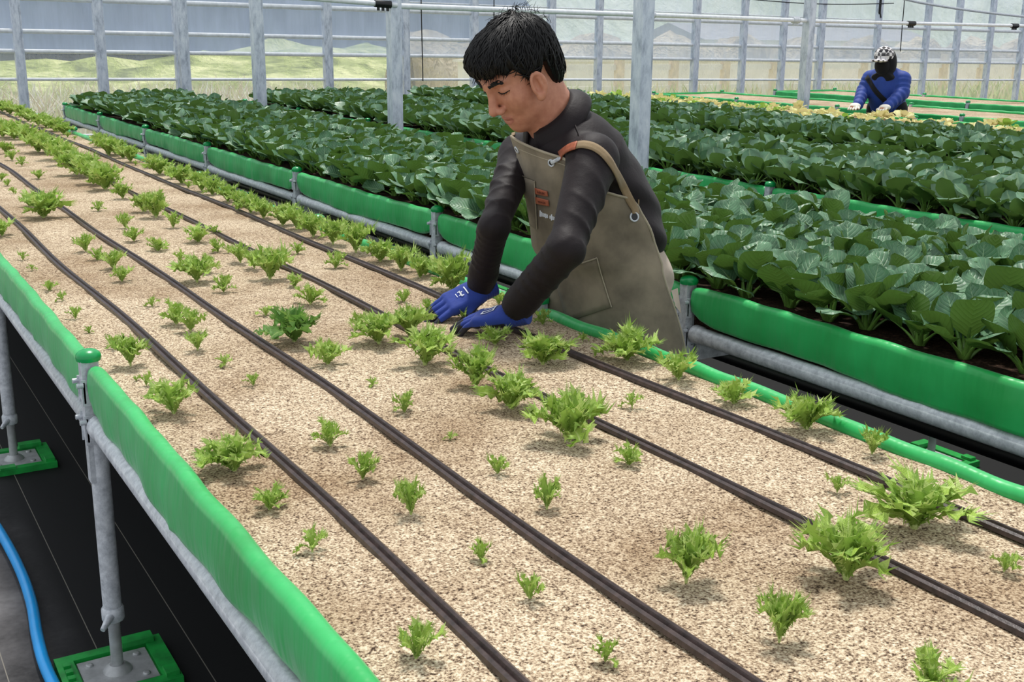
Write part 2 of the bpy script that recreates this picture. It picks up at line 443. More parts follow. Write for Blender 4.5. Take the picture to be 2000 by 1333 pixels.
hill('grass_bank', -40, 30, 28, 1.15, mat_hill('bank_grass', [(0.36, (84, 98, 62)), (0.5, (158, 170, 106)), (0.62, (214, 216, 160))]), 9, 8.0)

def blades(name, n, xr, yr, hr, cols, label, cat, lean=0.25, wid=0.012, seed=1, ridge=None):
    r = np.random.default_rng(seed); V = []; Fc = []; fm = []
    for i in range(n):
        x = r.uniform(*xr); y = r.uniform(*yr); h = r.uniform(*hr); a = r.uniform(0, PI); l = r.normal(0, lean, 2) * h
        w_ = wid * r.uniform(0.6, 1.4); c, s_ = math.cos(a) * w_, math.sin(a) * w_; o = len(V)
        z = -0.03 + (ridge(y) if ridge else 0)
        V += [(x - c, y - s_, z), (x + c, y + s_, z), (x + c * .8 + l[0] * .35, y + s_ * .8 + l[1] * .35, z + h * .6), (x - c * .8 + l[0] * .35, y - s_ * .8 + l[1] * .35, z + h * .6), (x + l[0], y + l[1], z + h)]
        Fc += [(o, o + 1, o + 2, o + 3), (o + 3, o + 2, o + 4)]; k = int(r.integers(len(cols))); fm += [k, k]
    o = uvmesh(name, V, Fc, None, mats=cols, fmat=fm, smooth=False); return tag(o, label, cat, kind='stuff')
G = [simple('grass_a', (180, 192, 128), 0.8, 0, 8, .1, 0), simple('grass_b', (150, 168, 100), 0.8, 0, 8, .1, 0), simple('grass_c', (208, 212, 156), 0.8, 0, 8, .1, 0)]
D = [simple('straw_a', (238, 224, 200), 0.85, 0, 8, .1, 0), simple('straw_b', (214, 194, 168), 0.85, 0, 8, .1, 0), simple('straw_c', (250, 242, 228), 0.85, 0, 8, .1, 0)]
blades('dry_reeds', 7500, (-4, 6.5), (15.1, 18.5), (0.35, 0.95), D + [G[2]], 'dry pale reeds outside the far film wall at the left', 'reeds', 0.3, 0.012, 2)
blades('meadow_grass', 8000, (-6, 34), (16, 20.2), (0.25, 0.7), G + [D[1]], 'green grass growing outside the far film wall', 'grass', 0.25, 0.02, 3)

# pale shed, wall and fence outside on the right
M_SHED = simple('pale_render', (226, 220, 214), 0.8, 0, 3, .05, 0)
M_ROOF = simple('shed_roof', (150, 146, 146), 0.7, 0, 4, .1, 0)
root = empty('garden_shed', (36, 36, 0)); b = MB(); b.box((-6, 0, 0), (7, 4, 1.5)); b.build('wall', M_SHED, root)
b = MB(); b.add([(-6.3, -.3, 1.45), (7.3, -.3, 1.45), (7.3, 2, 2.1), (-6.3, 2, 2.1), (7.3, 4.3, 1.45), (-6.3, 4.3, 1.45)], [(0, 1, 2, 3), (3, 2, 4, 5), (0, 3, 5), (1, 4, 2)], False)
b.build('roof', M_ROOF, root); tag(root, 'low pale building outside beyond the film at the right', 'building')
b = MB(); b.box((11.5, 22.0, -0.05), (40, 22.2, 0.95)); b.box((11.4, 21.95, 0.95), (40.1, 22.25, 1.0))
tag(b.build('garden_wall', M_SHED), 'pale low wall outside, behind the far film at the right', 'wall')
M_HEDGE = mat_hill('dry_hedge', [(0.36, (120, 108, 84)), (0.5, (176, 160, 130)), (0.64, (218, 204, 176))])
rh_ = np.random.default_rng(4); P = np.zeros((9, 90, 3))
for i in range(9):
    for j in range(90):
        a_ = PI * i / 8; P[i, j] = (11 + 27 * j / 89, 24.0 - .8 * math.cos(a_) + rh_.normal() * .06, -.05 + (1.5 + .18 * math.sin(j * .8) + rh_.normal() * .06) * math.sin(a_))
b = MB(); b.grid(P); tag(b.build('hedge', M_HEDGE), 'dry brownish hedge outside above the pale low wall', 'hedge', kind='stuff')
root = empty('garden_fence', (19, 20.6, 0)); b = MB()
for z in (0.35, 0.8): b.box((-6, -0.03, z), (14, 0.03, z + 0.12))
b.build('fence_rail', M_SHED, root)
for k in range(14):
    b = MB(); b.box((-6 + k * 1.5, -0.09, 0), (-5.82 + k * 1.5, 0.05, 1.15)); b.build('fence_post', D[1], root)
tag(root, 'weathered fence outside, seen through the film beside the distant worker', 'fence')
# ------------------------------------------------------------------ benches
W = 1.162; LIP = 0.763; RLIP = 0.0172
Y_ST = [2.55 + 1.61 * k for k in range(-2, 7)]          # post stations
X_BED = [0.0, 1.694, 3.53, 5.37, 7.21, 9.05, 11.2]
SANDZ = 0.757
def panel_mesh(y0, y1, o, seed, length):
    r = np.random.default_rng(seed); nt = 72; prof = []
    for k in range(9):                                   # roll over the lip pipe
        a = math.radians(-60 + 240 * k / 8); prof.append((-o * math.cos(a) * RLIP, LIP + math.sin(a) * RLIP, 0))
    for k in range(1, 11): prof.append((o * (RLIP + 0.004 * math.sin(k / 10 * PI)), LIP - 0.005 - 0.088 * k / 10, k / 10))
    prof.append((o * (RLIP - 0.012), LIP - 0.098, 1.0))
    P = np.zeros((nt, len(prof), 3)); ph = r.random(6) * 6; crease = r.uniform(0.4, 0.6)
    for i in range(nt):
        t = i / (nt - 1); e = min(t, 1 - t) * (y1 - y0)
        endf = max(0, 1 - e / 0.14) ** 2
        wob = 0.004 * math.sin(t * 9 + ph[0]) + 0.0025 * math.sin(t * 23 + ph[1]) + 0.0022 * math.sin(t * 52 + 2 * math.sin(t * 7 + ph[3]))
        cr = math.exp(-((t - crease) / 0.012) ** 2) * 0.005
        for j, (x, z, k) in enumerate(prof):
            zz = z + k * (0.032 * endf + 0.005 * math.sin(t * 5 + ph[2]) - 0.008 * math.exp(-((t - crease) / .1) ** 2))
            xx = x + o * k * (wob * (1 - endf) + cr + 0.0035 * endf * math.sin(t * 160 + k * 3)) + o * 0.001 * math.sin(t * 31 + ph[3]) * (1 - k)
            zz += (1 - k) * (0.0022 * math.sin(t * 7 + ph[4]) + 0.0016 * math.sin(t * 47 + 1.5 * math.sin(t * 9) + ph[5]) - 0.006 * max(0, 1 - e / 0.03))
            P[i, j] = (xx, y0 + 0.028 + (y1 - y0 - 0.056) * t, zz)
    return P
def add_bench(x0, label, full=True, sides=(0, 1), group='raised growing benches'):
    root = empty('growing_bench', (x0, 5.77, 0)); oy = -5.77
    tag(root, label, 'bench', group)
    def bl(m, name, mat, par=root):
        m.v = [(p[0], p[1] + oy, p[2]) for p in m.v]; return m.build(name, mat, par)
    b = MB(); b.box((0.032, Y_ST[0], 0.615), (W - 0.032, Y_ST[-1], 0.648)); bl(b, 'bench_base', M_BLACK)
    for s in sides:
        o = -1 if s == 0 else 1; xs = 0 if s == 0 else W
        for k in range(len(Y_ST) - 1):
            P = panel_mesh(Y_ST[k], Y_ST[k + 1], o, k + 31 * s + int(x0 * 10), 1.6); P[:, :, 0] += xs
            b = MB(); b.grid(P); bl(b, 'liner_panel', M_LINER)
            if not full: continue
            b = MB(); y0, y1 = Y_ST[k] + 0.035, Y_ST[k + 1] - 0.035; xr = xs + o * 0.002
            b.tube([(xr, y0, 0.638), (xr, y0 + 0.03, 0.638), (xr, y0 + 0.035, 0.638), (xr, y1 - 0.035, 0.638), (xr, y1 - 0.03, 0.638), (xr, y1, 0.638)], [0.0275, 0.0275, 0.0245, 0.0245, 0.0275, 0.0275], 16)
            bl(b, 'side_rail', M_GALV)
        for k, y in enumerate(Y_ST):
            xp = xs + o * 0.006
            b = MB(); b.box((xp - 0.02, y - 0.017, 0.50), (xp + 0.006 , y + 0.017, 0.785)); b.box((xp + 0.006, y - 0.013, 0.50), (xp + 0.018, y + 0.013, 0.785))
            if not full: b = MB(); b.box((xp - 0.02, y - 0.017, 0.55), (xp + 0.018, y + 0.017, 0.785))
            po = bl(b, 'post', M_GALV)
            b = MB(); pr = [(0.026, 0.783), (0.0275, 0.79)] + [(0.0275 * math.cos(a), 0.792 + 0.017 * math.sin(a)) for a in np.linspace(0.15, 1.5, 7)]
            b.lathe(pr, (xp, y, 0), 20); bl(b, 'post_cap', M_CAP, po)
            if not full: continue
            for zz, hh in ((0.715, 0.03), (0.628, 0.034)):
                b = MB(); b.box((xp + o * 0.0165, y - 0.024, zz - hh * .8), (xp + o * 0.0205, y + 0.024, zz + hh * .8))
                for yy in (-1, 1):
                    b.box((xp + o * 0.002, y + yy * 0.022 - 0.002, zz - hh), (xp + o * 0.024, y + yy * 0.022 + 0.002, zz + hh))
                    b.tube([(xp + o * 0.02, y + yy * 0.024, zz + hh * .6), (xp + o * 0.034, y + yy * 0.024, zz + hh * .6)], 0.006, 8)
                bl(b, 'bracket', M_GALV, po)
            b = MB(); b.tube([(xp - o * 0.004, y - 0.0, 0.6), (xp - o * 0.004, y - 0.0, 0.165)], 0.0215, 16); lg = bl(b, 'leg', M_GALV)
            b = MB(); zs = np.linspace(0.03, 0.17, 57); b.lathe([(0.0125 + 0.0018 * (i % 2), z) for i, z in enumerate(zs)], (xp - o * 0.004, y, 0), 14)
            bl(b, 'adjusting_screw', M_PLATE, lg)
            b = MB(); b.lathe([(0.024, 0.15), (0.026, 0.155), (0.026, 0.178), (0.023, 0.184)], (xp - o * 0.004, y, 0), 16)
            b.tube([(xp - 0.03, y - 0.045, 0.152), (xp - 0.005, y - 0.018, 0.168), (xp + 0.01, y + 0.03, 0.18)], [0.006, 0.011, 0.008], 8); bl(b, 'wing_nut', M_GALV, lg)
            b = MB(); fx, fy = xp - o * 0.004, y
            b.box((fx - .125, fy - .115, 0), (fx + .125, fy - .085, .022)); b.box((fx - .125, fy + .085, 0), (fx + .125, fy + .115, .022))
            b.box((fx - .125, fy - .085, 0), (fx - .085, fy + .085, .022)); b.box((fx + .085, fy - .085, 0), (fx + .125, fy + .085, .022))
            b.box((fx - .085, fy - .085, 0), (fx + .085, fy + .085, .010))
            for q in range(5): b.box((fx - .112, fy - .075 + q * .032, .022), (fx - .096, fy - .058 + q * .032, .03))
            b.box((fx + .03, fy + .082, .022), (fx + .105, fy + .118, .036)); b.box((fx - .06, fy - .118, .022), (fx - .01, fy - .085, .03)); b.box((fx + .09, fy - .1, .022), (fx + .12, fy - .06, .032))
            fb = bl(b, 'foot_block', M_BLOCK, lg)
            b = MB(); b.box((fx - .08, fy - .075, .010), (fx + .08, fy + .075, .017))
            b.lathe([(0.034, .017), (0.03, .024), (0.018, .034)], (fx, fy, 0), 16)
            for q, w2 in ((-.055, -.05), (.055, -.05), (-.055, .05), (.055, .05)): b.lathe([(0.009, .017), (0.009, .0205), (0.005, .021)], (fx + q, fy + w2, 0), 8)
            bl(b, 'base_plate', M_PLATE, lg)
    if full:
        for y in Y_ST:
            b = MB(); b.box((0.02, y - 0.02, 0.55), (W - 0.02, y + 0.02, 0.60)); bl(b, 'cross_beam', M_GALV)
        b = MB(); b.tube([(W * .45, Y_ST[0], 0.40), (W * .45, Y_ST[-1], 0.385)], 0.03, 10)
        for y in Y_ST: b.box((W * .45 - .006, y + .3, .40), (W * .45 + .006, y + .312, .62))
        bl(b, 'drain_pipe', M_BLACK)
    b = MB(); b.box((0.0, Y_ST[-1] - 0.01, 0.645), (W, Y_ST[-1] + 0.012, 0.782)); b.tube([(0, Y_ST[-1], LIP), (W, Y_ST[-1], LIP)], RLIP, 10); bl(b, 'end_panel', M_LINER)
    return root
bench = add_bench(X_BED[0], 'nearest raised bench with green liner, full of tan sand and small lettuces')
add_bench(X_BED[1], 'raised green-lined bench of big dark leafy plants right behind the worker in the apron')
add_bench(X_BED[2], 'second leafy bench, beyond the row of tall zinc columns', False)
add_bench(X_BED[3], 'third leafy bench, farthest one full of dark green leaves', False)
add_bench(X_BED[4], 'bench of yellowed leaves where the distant worker in blue bends', False)
add_bench(X_BED[5], 'empty green bench directly behind the distant worker', False)
add_bench(X_BED[6], 'farthest empty green bench by the far wall at the right edge', False)

def substrate(x0, mat, name, label, cat, amp=0.003, nx=40, ny=500, y1=None):
    xs = np.linspace(0.010, W - 0.010, nx); ys = np.linspace(Y_ST[0], (y1 or Y_ST[-1]) - 0.012, ny)
    r = np.random.default_rng(int(x0 * 7) + 2); Z = np.zeros((ny, nx))
    for q in range(26):
        kx, ky = r.normal(0, 14, 2) if q < 14 else r.normal(0, 45, 2); Z += (1 if q < 14 else .45) * np.sin(xs[None] * kx + ys[:, None] * ky + r.random() * 6)
    Z = Z / 5 * amp
    P = np.zeros((ny, nx, 3)); P[:, :, 0] = xs[None] + x0; P[:, :, 1] = ys[:, None]; P[:, :, 2] = SANDZ + np.minimum(Z, .006)
    if x0 == 0:                                  # hollow dug by the worker's hands
        P[:, :, 2] -= 0.008 * np.exp(-(((xs[None] - 0.93) / 0.07) ** 2 + ((ys[:, None] - 2.50) / 0.06) ** 2))
    b = MB(); b.grid(P)
    ring = np.array([P[0, 0], P[0, -1], P[-1, -1], P[-1, 0]]); low = ring.copy(); low[:, 2] = 0.649
    v = [tuple(p) for p in ring] + [tuple(p) for p in low]; b.add(v, [(0, 1, 5, 4), (1, 2, 6, 5), (2, 3, 7, 6), (3, 0, 4, 7), (4, 5, 6, 7)], False)
    return tag(b.build(name, mat), label, cat, kind='stuff')
substrate(X_BED[0], M_SAND, 'sand', 'coarse tan sand filling the nearest green bench', 'sand')
substrate(X_BED[1], M_SOIL, 'soil', 'dark brown growing soil in the leafy bench behind the worker', 'soil')
substrate(X_BED[2], M_SOIL, 'soil', 'dark soil under the second leafy bench beyond the columns', 'soil', ny=60)
substrate(X_BED[3], M_SOIL, 'soil', 'dark soil under the third leafy bench', 'soil', ny=60)
substrate(X_BED[4], M_SAND, 'sand', 'pale sand showing under the yellowed leaves by the distant worker', 'sand', ny=60)
substrate(X_BED[5], M_SAND, 'sand', 'bare sand in the empty bench behind the distant worker', 'sand', ny=60)
substrate(X_BED[6], M_SAND, 'sand', 'bare sand in the farthest empty bench at the right edge', 'sand', ny=60)

# ------------------------------------------------------------------ drip hoses
def drip(x, idx, label):
    r = np.random.default_rng(idx); ph = r.random(4) * 6; n = 240; b = MB()
    prof = [(-.0135, 0), (-.012, .006), (-.007, .0085), (-.002, .005), (0, .0095), (.002, .005), (.007, .0085), (.012, .006), (.0135, 0), (.008, -.003), (-.008, -.003)]
    P = np.zeros((n, len(prof), 3))
    for i in range(n):
        y = Y_ST[0] + 0.02 + (Y_ST[-1] - Y_ST[0] - .08) * i / (n - 1)
        xx = x + .006 * math.sin(y * 1.7 + ph[0]) + .004 * math.sin(y * 4.1 + ph[1]); z = SANDZ + .003 + .0015 * math.sin(y * 3 + ph[2])
        for j, (a, c) in enumerate(prof): P[i, j] = (xx + a * 0.9, y, z + c * 1.1)
    b.grid(P, True); b.sm = [False] * len(b.sm); o = b.build('drip_hose', M_HOSE); tag(o, label, 'hose', 'black drip hoses on the sand'); return o
HX = [0.163, 0.394, 0.770, 1.010]
for i, x in enumerate(HX):
    drip(x, i, 'flat black drip hose on the sand, %s of the four from the left' % ['first', 'second', 'third', 'last'][i])

# blue hose on the floor
b = MB(); pts = [at_z(px, py, 0.02) for px, py in ((-60, 960), (-20, 1010), (12, 1060), (42, 1120), (62, 1180), (72, 1240), (86, 1295), (108, 1345), (140, 1410), (180, 1500))]
def spline(pts, n):
    pts = [np.array(p) for p in pts]; out = []
    for i in range(len(pts) - 1):
        p0, p1, p2, p3 = pts[max(i - 1, 0)], pts[i], pts[i + 1], pts[min(i + 2, len(pts) - 1)]
        for k in range(n):
            t = k / n; out.append(0.5 * (2 * p1 + (p2 - p0) * t + (2 * p0 - 5 * p1 + 4 * p2 - p3) * t * t + (3 * p1 - p0 - 3 * p2 + p3) * t ** 3))
    return out + [pts[-1]]
b.tube(spline(pts, 6), 0.0145, 12); tag(b.build('garden_hose', M_BLUE), 'bright blue hose lying on the black floor in the lower left corner', 'hose')
# ------------------------------------------------------------------ leafy plants
def mat_leaf(name, up, rib, under, rough=0.38, transl=0.25, vein=True, nscale=26, vary=None):
    t = NT(name); nt = t.t
    tc = t.n('ShaderNodeTexCoord'); sep = t.n('ShaderNodeSeparateXYZ'); t.l(tc.outputs['UV'], sep.inputs[0])
    u = t.math('ABSOLUTE', t.math('SUBTRACT', sep.outputs[0], 0.5)); v = sep.outputs[1]
    n = t.noise(t.coord('Object'), nscale, 4)
    c = t.ramp(n, [(0.3, tuple(x * 0.82 for x in up)), (0.7, tuple(min(255, x * 1.16) for x in up))])
    if vary:
        oi = t.n('ShaderNodeObjectInfo'); c = t.mix(t.math('MULTIPLY', oi.outputs['Random'], 0.55), c, vary)
    if vein:
        mid = t.math('LESS_THAN', u, t.math('MULTIPLY_ADD', v, -0.030)); nt.nodes[-2].inputs[2].default_value = 0.034
        nt.nodes[-1].use_clamp = False
        ph = t.math('MULTIPLY', t.math('SUBTRACT', v, t.math('MULTIPLY', u, 0.62)), 9.0)
        fr = t.math('PINGPONG', ph, 0.5); side = t.math('LESS_THAN', fr, 0.055)
        c = t.mix(t.math('MULTIPLY', side, 0.45), c, rib); c = t.mix(mid, c, rib)
        h = t.math('ADD', t.math('MULTIPLY', t.math('SUBTRACT', 0.0, t.math('POWER', t.math('SUBTRACT', 1.0, t.math('MULTIPLY', fr, 2.0)), 3.0)), 0.6), t.math('MULTIPLY', n, 0.5))
    else:
        f = t.math('POWER', t.math('SUBTRACT', 1.0, v), 1.4); c = t.mix(t.math('MULTIPLY', f, 0.75), c, rib)
        mid = t.math('LESS_THAN', u, 0.05); c = t.mix(t.math('MULTIPLY', mid, 0.55), c, rib); h = n
    g = t.n('ShaderNodeNewGeometry'); c2 = t.mix(g.outputs['Backfacing'], c, under)
    t.set(c2, rough, 0, 0.5); t.bump(h, 0.5, 0.004)
    tl = t.n('ShaderNodeBsdfTranslucent'); t.l(c2, tl.inputs[0])
    m = t.n('ShaderNodeMixShader'); m.inputs[0].default_value = transl; t.l(t.b.outputs[0], m.inputs[1]); t.l(tl.outputs[0], m.inputs[2])
    t.l(m.outputs[0], t.out.inputs[0]); return t.m
M_CHOI = mat_leaf('dark_green_leaf', (92, 132, 98), (158, 188, 146), (92, 124, 52), 0.44, 0.16)
M_CHOI_FAR = mat_leaf('dark_green_leaf_plain', (92, 130, 100), (140, 168, 126), (88, 118, 54), 0.44, 0.16, False, 20)
M_STALK = simple('pale_green_stalk', (98, 134, 58), 0.4, 0, 40, 0.15, 0.1)
M_LET = mat_leaf('frilly_lettuce_leaf', (160, 192, 74), (214, 228, 150), (150, 184, 80), 0.45, 0.22, False, 60)
M_LET_DARK = mat_leaf('frilly_lettuce_leaf_dark', (92, 142, 52), (160, 190, 100), (112, 156, 70), 0.45, 0.3, False, 60)
M_CROWN = simple('pale_crown', (190, 204, 130), 0.5, 0, 60, 0.1, 0)
M_YEL = mat_leaf('yellowed_leaf', (222, 216, 146), (236, 232, 196), (216, 206, 150), 0.6, 0.3, False, 20)

def choi_mesh(seed, nt, nu, scale=1.0, stalks=True, leaves=None):
    """returns leaf verts, faces, uv and stalk verts, faces of one rosette of spoon-shaped leaves"""
    r = np.random.default_rng(seed); LV = []; LF = []; LU = []; S = MB()
    nl = leaves or int(r.integers(9, 12)); a0 = r.random() * 6; zz = np.array([0, 0, 1.])
    for k in range(nl):
        q = k / (nl - 1)                              # 0 inner .. 1 outer
        az = a0 + k * 2.399 + r.normal() * 0.18
        el0 = math.radians(84 - 38 * q + r.normal() * 5); el1 = math.radians(80 - 74 * q ** .75 + r.normal() * 8)
        pl = (0.050 + 0.010 * q) * r.uniform(.8, 1.2) * scale; bl_ = (0.094 + 0.026 * min(1, q * 2)) * r.uniform(.85, 1.12) * scale
        if q > .8: bl_ *= .82
        bw = bl_ * r.uniform(0.41, 0.48); h = np.array([math.cos(az), math.sin(az), 0]); sd_ = np.array([-h[1], h[0], 0])
        p = h * 0.008 * scale; pts = [p]; n1 = 4
        for i in range(n1):
            e = el0 + (el1 - el0) * 0.6 * i / n1; p = p + (h * math.cos(e) + zz * math.sin(e)) * pl / n1; pts.append(p)
        e = el0 + (el1 - el0) * 0.6
        if stalks:
            S.tube(pts + [p + (h * math.cos(e) + zz * math.sin(e)) * bl_ * .25], [0.0088 * scale, 0.0074 * scale, 0.006 * scale, 0.005 * scale, 0.004 * scale, .0022 * scale], 6, False, 0.6)
        cup = r.uniform(0.15, 0.38) * (1 if r.random() < .85 else -0.4); o = len(LV); c = p.copy(); tw = r.normal() * 0.22
        curl = math.radians(r.uniform(-30, 8) - 8 * q)
        for i in range(nt + 1):
            t = i / nt; tt = t ** 0.9
            wv = bw * max(0.05, math.sqrt(max(0, 1 - (2 * tt - 1) ** 2)) ** 1.0) * (0.86 + 0.2 * tt)
            if t == 0: wv = bw * .10
            d = h * math.cos(e) + zz * math.sin(e); nrm = -h * math.sin(e) + zz * math.cos(e)
            sdir = sd_ * math.cos(tw) + nrm * math.sin(tw)
            for j in range(nu + 1):
                u = j / nu * 2 - 1
                lift = cup * wv * u * u - 0.05 * bl_ * math.sin(t * 8 + u * 3 + k) * u * u + 0.010 * bl_ * math.sin(t * 20 + abs(u) * 5)
                LV.append(c + sdir * wv * u + nrm * lift); LU.append((j / nu, t))
            c = c + d * bl_ / nt; e += curl / nt
        for i in range(nt):
            for j in range(nu):
                a = o + i * (nu + 1) + j; LF.append((a, a + nu + 1, a + nu + 2, a + 1))
    return LV, LF, LU, S
CH = []
for sd_ in range(10):
    LV, LF, LU, S = choi_mesh(100 + sd_, 10, 6)
    root = empty('pak_choi'); f = uvmesh('foliage', LV, LF, M_CHOI, root, LU); st = S.build('stalks', M_STALK, root); CH.append((root, f, st))
cand = []; rc = np.random.default_rng(11)
NROW = 7
for bi in (1, 2, 3):
    for row in range(NROW):
        x = X_BED[bi] + 0.115 + row * 0.155
        for c_ in range(78):
            y = 0.62 + c_ * 0.150 + (0.075 if row % 2 else 0)
            if y > Y_ST[-1] - 0.10: continue
            jx, jy = rc.normal(0, 0.012, 2); p = (x + jx, y + jy, SANDZ - 0.004); q = R.T @ (np.array(p) + (0, 0, .12) - CAM)
            px = 1000 + F_PX * q[0] / q[2]; cand.append([bi, row, c_, p, px, q[2]])
near = sorted([c for c in cand if c[0] == 1 and c[4] < 2090], key=lambda c: c[5])[:300]
nset = {id(c) for c in near}
near.sort(key=lambda c: (c[1], c[3][1]))
used = set(); cnt = {}
for i, c in enumerate(near):
    _, row, _, p, px, dep = c; cnt[row] = cnt.get(row, 0) + 1
    k = int(rc.integers(len(CH))); src, f, st = CH[k]
    if k not in used: used.add(k); o = src
    else:
        o = link_copy(src); link_copy(f, o); link_copy(st, o)
    o.location = p; o.rotation_euler = (0, 0, rc.uniform(0, 2 * PI)); s_ = rc.uniform(0.92, 1.14); o.scale = (s_, s_, s_ * rc.uniform(.95, 1.08))
    rn = 'the front row along the green liner' if row == 0 else 'the %s row from the green liner' % ordinal(row + 1)
    tag(o, 'dark pak choi, %s from the right in %s' % (ordinal(cnt[row]), rn), 'leafy vegetable', 'dark leafy plants on the bench behind the worker')
# the many smaller ones farther off
FV = [choi_mesh(300 + q, 7, 4, 1.06, True, 9) for q in range(8)]
FV = [(np.array(a), np.array(b), np.array(u), np.array(S.v), S.f) for a, b, u, S in FV]
AV = []; AF = []; AU = []; AM = []; off = 0
for c in cand:
    if id(c) in nset or c[4] > 3000: continue
    a, b, u, sv, sf = FV[int(rc.integers(len(FV)))]; an = rc.uniform(0, 2 * PI); cs, sn = math.cos(an), math.sin(an); s_ = rc.uniform(.95, 1.2)
    Rz = np.array([[cs, -sn, 0], [sn, cs, 0], [0, 0, 1]])
    far = c[5] > 9
    for vv, ff, uu, mi in ((a, b, u, 0),) + (() if far else ((sv, np.array(sf), np.zeros((len(sv), 2)), 1),)):
        AV.append((vv @ Rz.T) * s_ + np.array(c[3])); AF.append(ff + off); AU.append(uu); AM.append(np.full(len(ff), mi)); off += len(vv)
def bulk(name, AV, AF, AU, AM, mats):
    V = np.concatenate(AV).astype(np.float32); Fq = np.concatenate(AF).astype(np.int32); U = np.concatenate(AU).astype(np.float32); Mi = np.concatenate(AM).astype(np.int32)
    me = bpy.data.meshes.new(name); me.vertices.add(len(V)); me.vertices.foreach_set('co', V.ravel())
    me.loops.add(Fq.size); me.loops.foreach_set('vertex_index', Fq.ravel())
    me.polygons.add(len(Fq)); me.polygons.foreach_set('loop_start', np.arange(0, Fq.size, 4, dtype=np.int32)); me.polygons.foreach_set('loop_total', np.full(len(Fq), 4, np.int32))
    for m_ in mats: me.materials.append(m_)
    me.polygons.foreach_set('material_index', Mi); me.polygons.foreach_set('use_smooth', np.ones(len(Fq), bool))
    ul = me.uv_layers.new(name='UVMap'); ul.data.foreach_set('uv', U[Fq.ravel()].ravel())
    me.update(calc_edges=True); o = bpy.data.objects.new(name, me); COL.objects.link(o); return o
o = bulk('pak_choi_rows', AV, AF, AU, AM, [M_CHOI_FAR, M_STALK]); tag(o, 'dense dark green pak choi filling the farther leafy benches', 'leafy vegetables', kind='stuff')
# yellowed leftovers on the bench of the distant worker
AV = []; AF = []; AU = []; AM = []; off = 0
for q in range(330):
    a, b, u, sv, sf = FV[int(rc.integers(len(FV)))]; an = rc.uniform(0, 2 * PI); cs, sn = math.cos(an), math.sin(an); s_ = rc.uniform(.35, .75)
    Rz = np.array([[cs, -sn, 0], [sn, cs, 0], [0, 0, rc.uniform(.5, 1)]]); x = X_BED[4] + rc.uniform(.08, W - .08); y = rc.uniform(5.0, 12.0)
    if y < 7.4 and rc.random() < .45: continue
    AV.append((a @ Rz.T) * s_ + np.array((x, y, SANDZ))); AF.append(b + off); AU.append(u); AM.append(np.full(len(b), 0 if rc.random() < .75 else 1)); off += len(a)
o = bulk('yellow_leaves', AV, AF, AU, AM, [M_YEL, M_LET]); tag(o, 'yellowed cut leaves heaped before the distant worker in blue', 'leaves', kind='stuff')

# ------------------------------------------------------------------ frilly lettuces
def lettuce_mesh(seed, nl, spread, nt=9, nu=6, teeth=2):
    """unit height rosette of narrow frilled leaves"""
    r = np.random.default_rng(seed); V = []; Fc = []; U = []; a0 = r.random() * 6
    for k in range(nl):
        q = (k + .5) / nl; az = a0 + k * 2.399 + r.normal() * .2; L = r.uniform(.8, 1.12) * (0.75 + .35 * q)
        e = math.radians(88 - 34 * q * spread); curl = math.radians(-18 - 46 * q * spread + r.normal() * 14)
        h = np.array([math.cos(az), math.sin(az), 0]); sd_ = np.array([-h[1], h[0], 0]); zz = np.array([0, 0, 1.]); c = h * .03; o = len(V); tw = r.normal() * .35
        wmax = L * r.uniform(.15, .25); fr = r.uniform(7, 10); ph = r.random() * 6; cup = r.uniform(.1, .5)
        for i in range(nt + 1):
            t = i / nt; d = h * math.cos(e) + zz * math.sin(e); nrm = -h * math.sin(e) + zz * math.cos(e)
            wv = wmax * (.13 + .87 * max(0, (t - .12) / .88) ** .9) * (1 if t < .8 else math.sqrt(max(.12, 1 - ((t - .8) / .24) ** 2)))
            sdir = sd_ * math.cos(tw) + nrm * math.sin(tw)
            for j in range(nu + 1):
                u = j / nu * 2 - 1; ed = abs(u) ** 2
                frill = wmax * .6 * ed * t * math.sin(t * fr * 3.3 + ph + u * 2) + cup * wv * u * u
                jag = 1 + .62 * ed * t * (1 if (i + (j > nu / 2)) % 2 else -1) * r.uniform(.6, 1.4)
                V.append(c + sdir * wv * u * jag + nrm * frill + d * (.05 * r.normal() * ed * L * t)); U.append((j / nu, t))
            c = c + d * L / nt; e += curl / nt
        for i in range(nt):
            for j in range(nu):
                a = o + i * (nu + 1) + j; Fc.append((a, a + nu + 1, a + nu + 2, a + 1))
        def tooth(ia, ib, outd, t):                        # pointed frills along the margin
            A, B = np.array(V[ia]), np.array(V[ib])
            for q_ in range(teeth):
                p0 = A + (B - A) * q_ / teeth; p1 = A + (B - A) * (q_ + 1) / teeth; ln = L * r.uniform(.08, .23) * (.45 + t * .8)
                tip = (p0 + p1) / 2 + outd * ln + zz * r.normal() * .05 * L + (B - A) * r.normal() * .3
                V.extend([p0, p1, tip]); U.extend([(.5, .9), (.5, .9), (.5, 1.0)]); n_ = len(V); Fc.append((n_ - 3, n_ - 2, n_ - 1))
        for i in range(1, nt):
            for j, s_ in ((0, -1), (nu, 1)):
                ia, ib = o + i * (nu + 1) + j, o + (i + 1) * (nu + 1) + j
                tooth(ia, ib, (sd_ * math.cos(tw) + zz * .2) * s_ * .8 + h * .35 + zz * .3, i / nt)
        for j in range(nu):
            ia, ib = o + nt * (nu + 1) + j, o + nt * (nu + 1) + j + 1; tooth(ia, ib, h * math.cos(e) * 1.0 + zz * (.5 + .5 * math.sin(e)), 1.0)
    V = np.array(V); V[:, 2] -= min(0, V[:, 2].min()); V /= V[:, 2].max(); return V, Fc, U
LT = {}
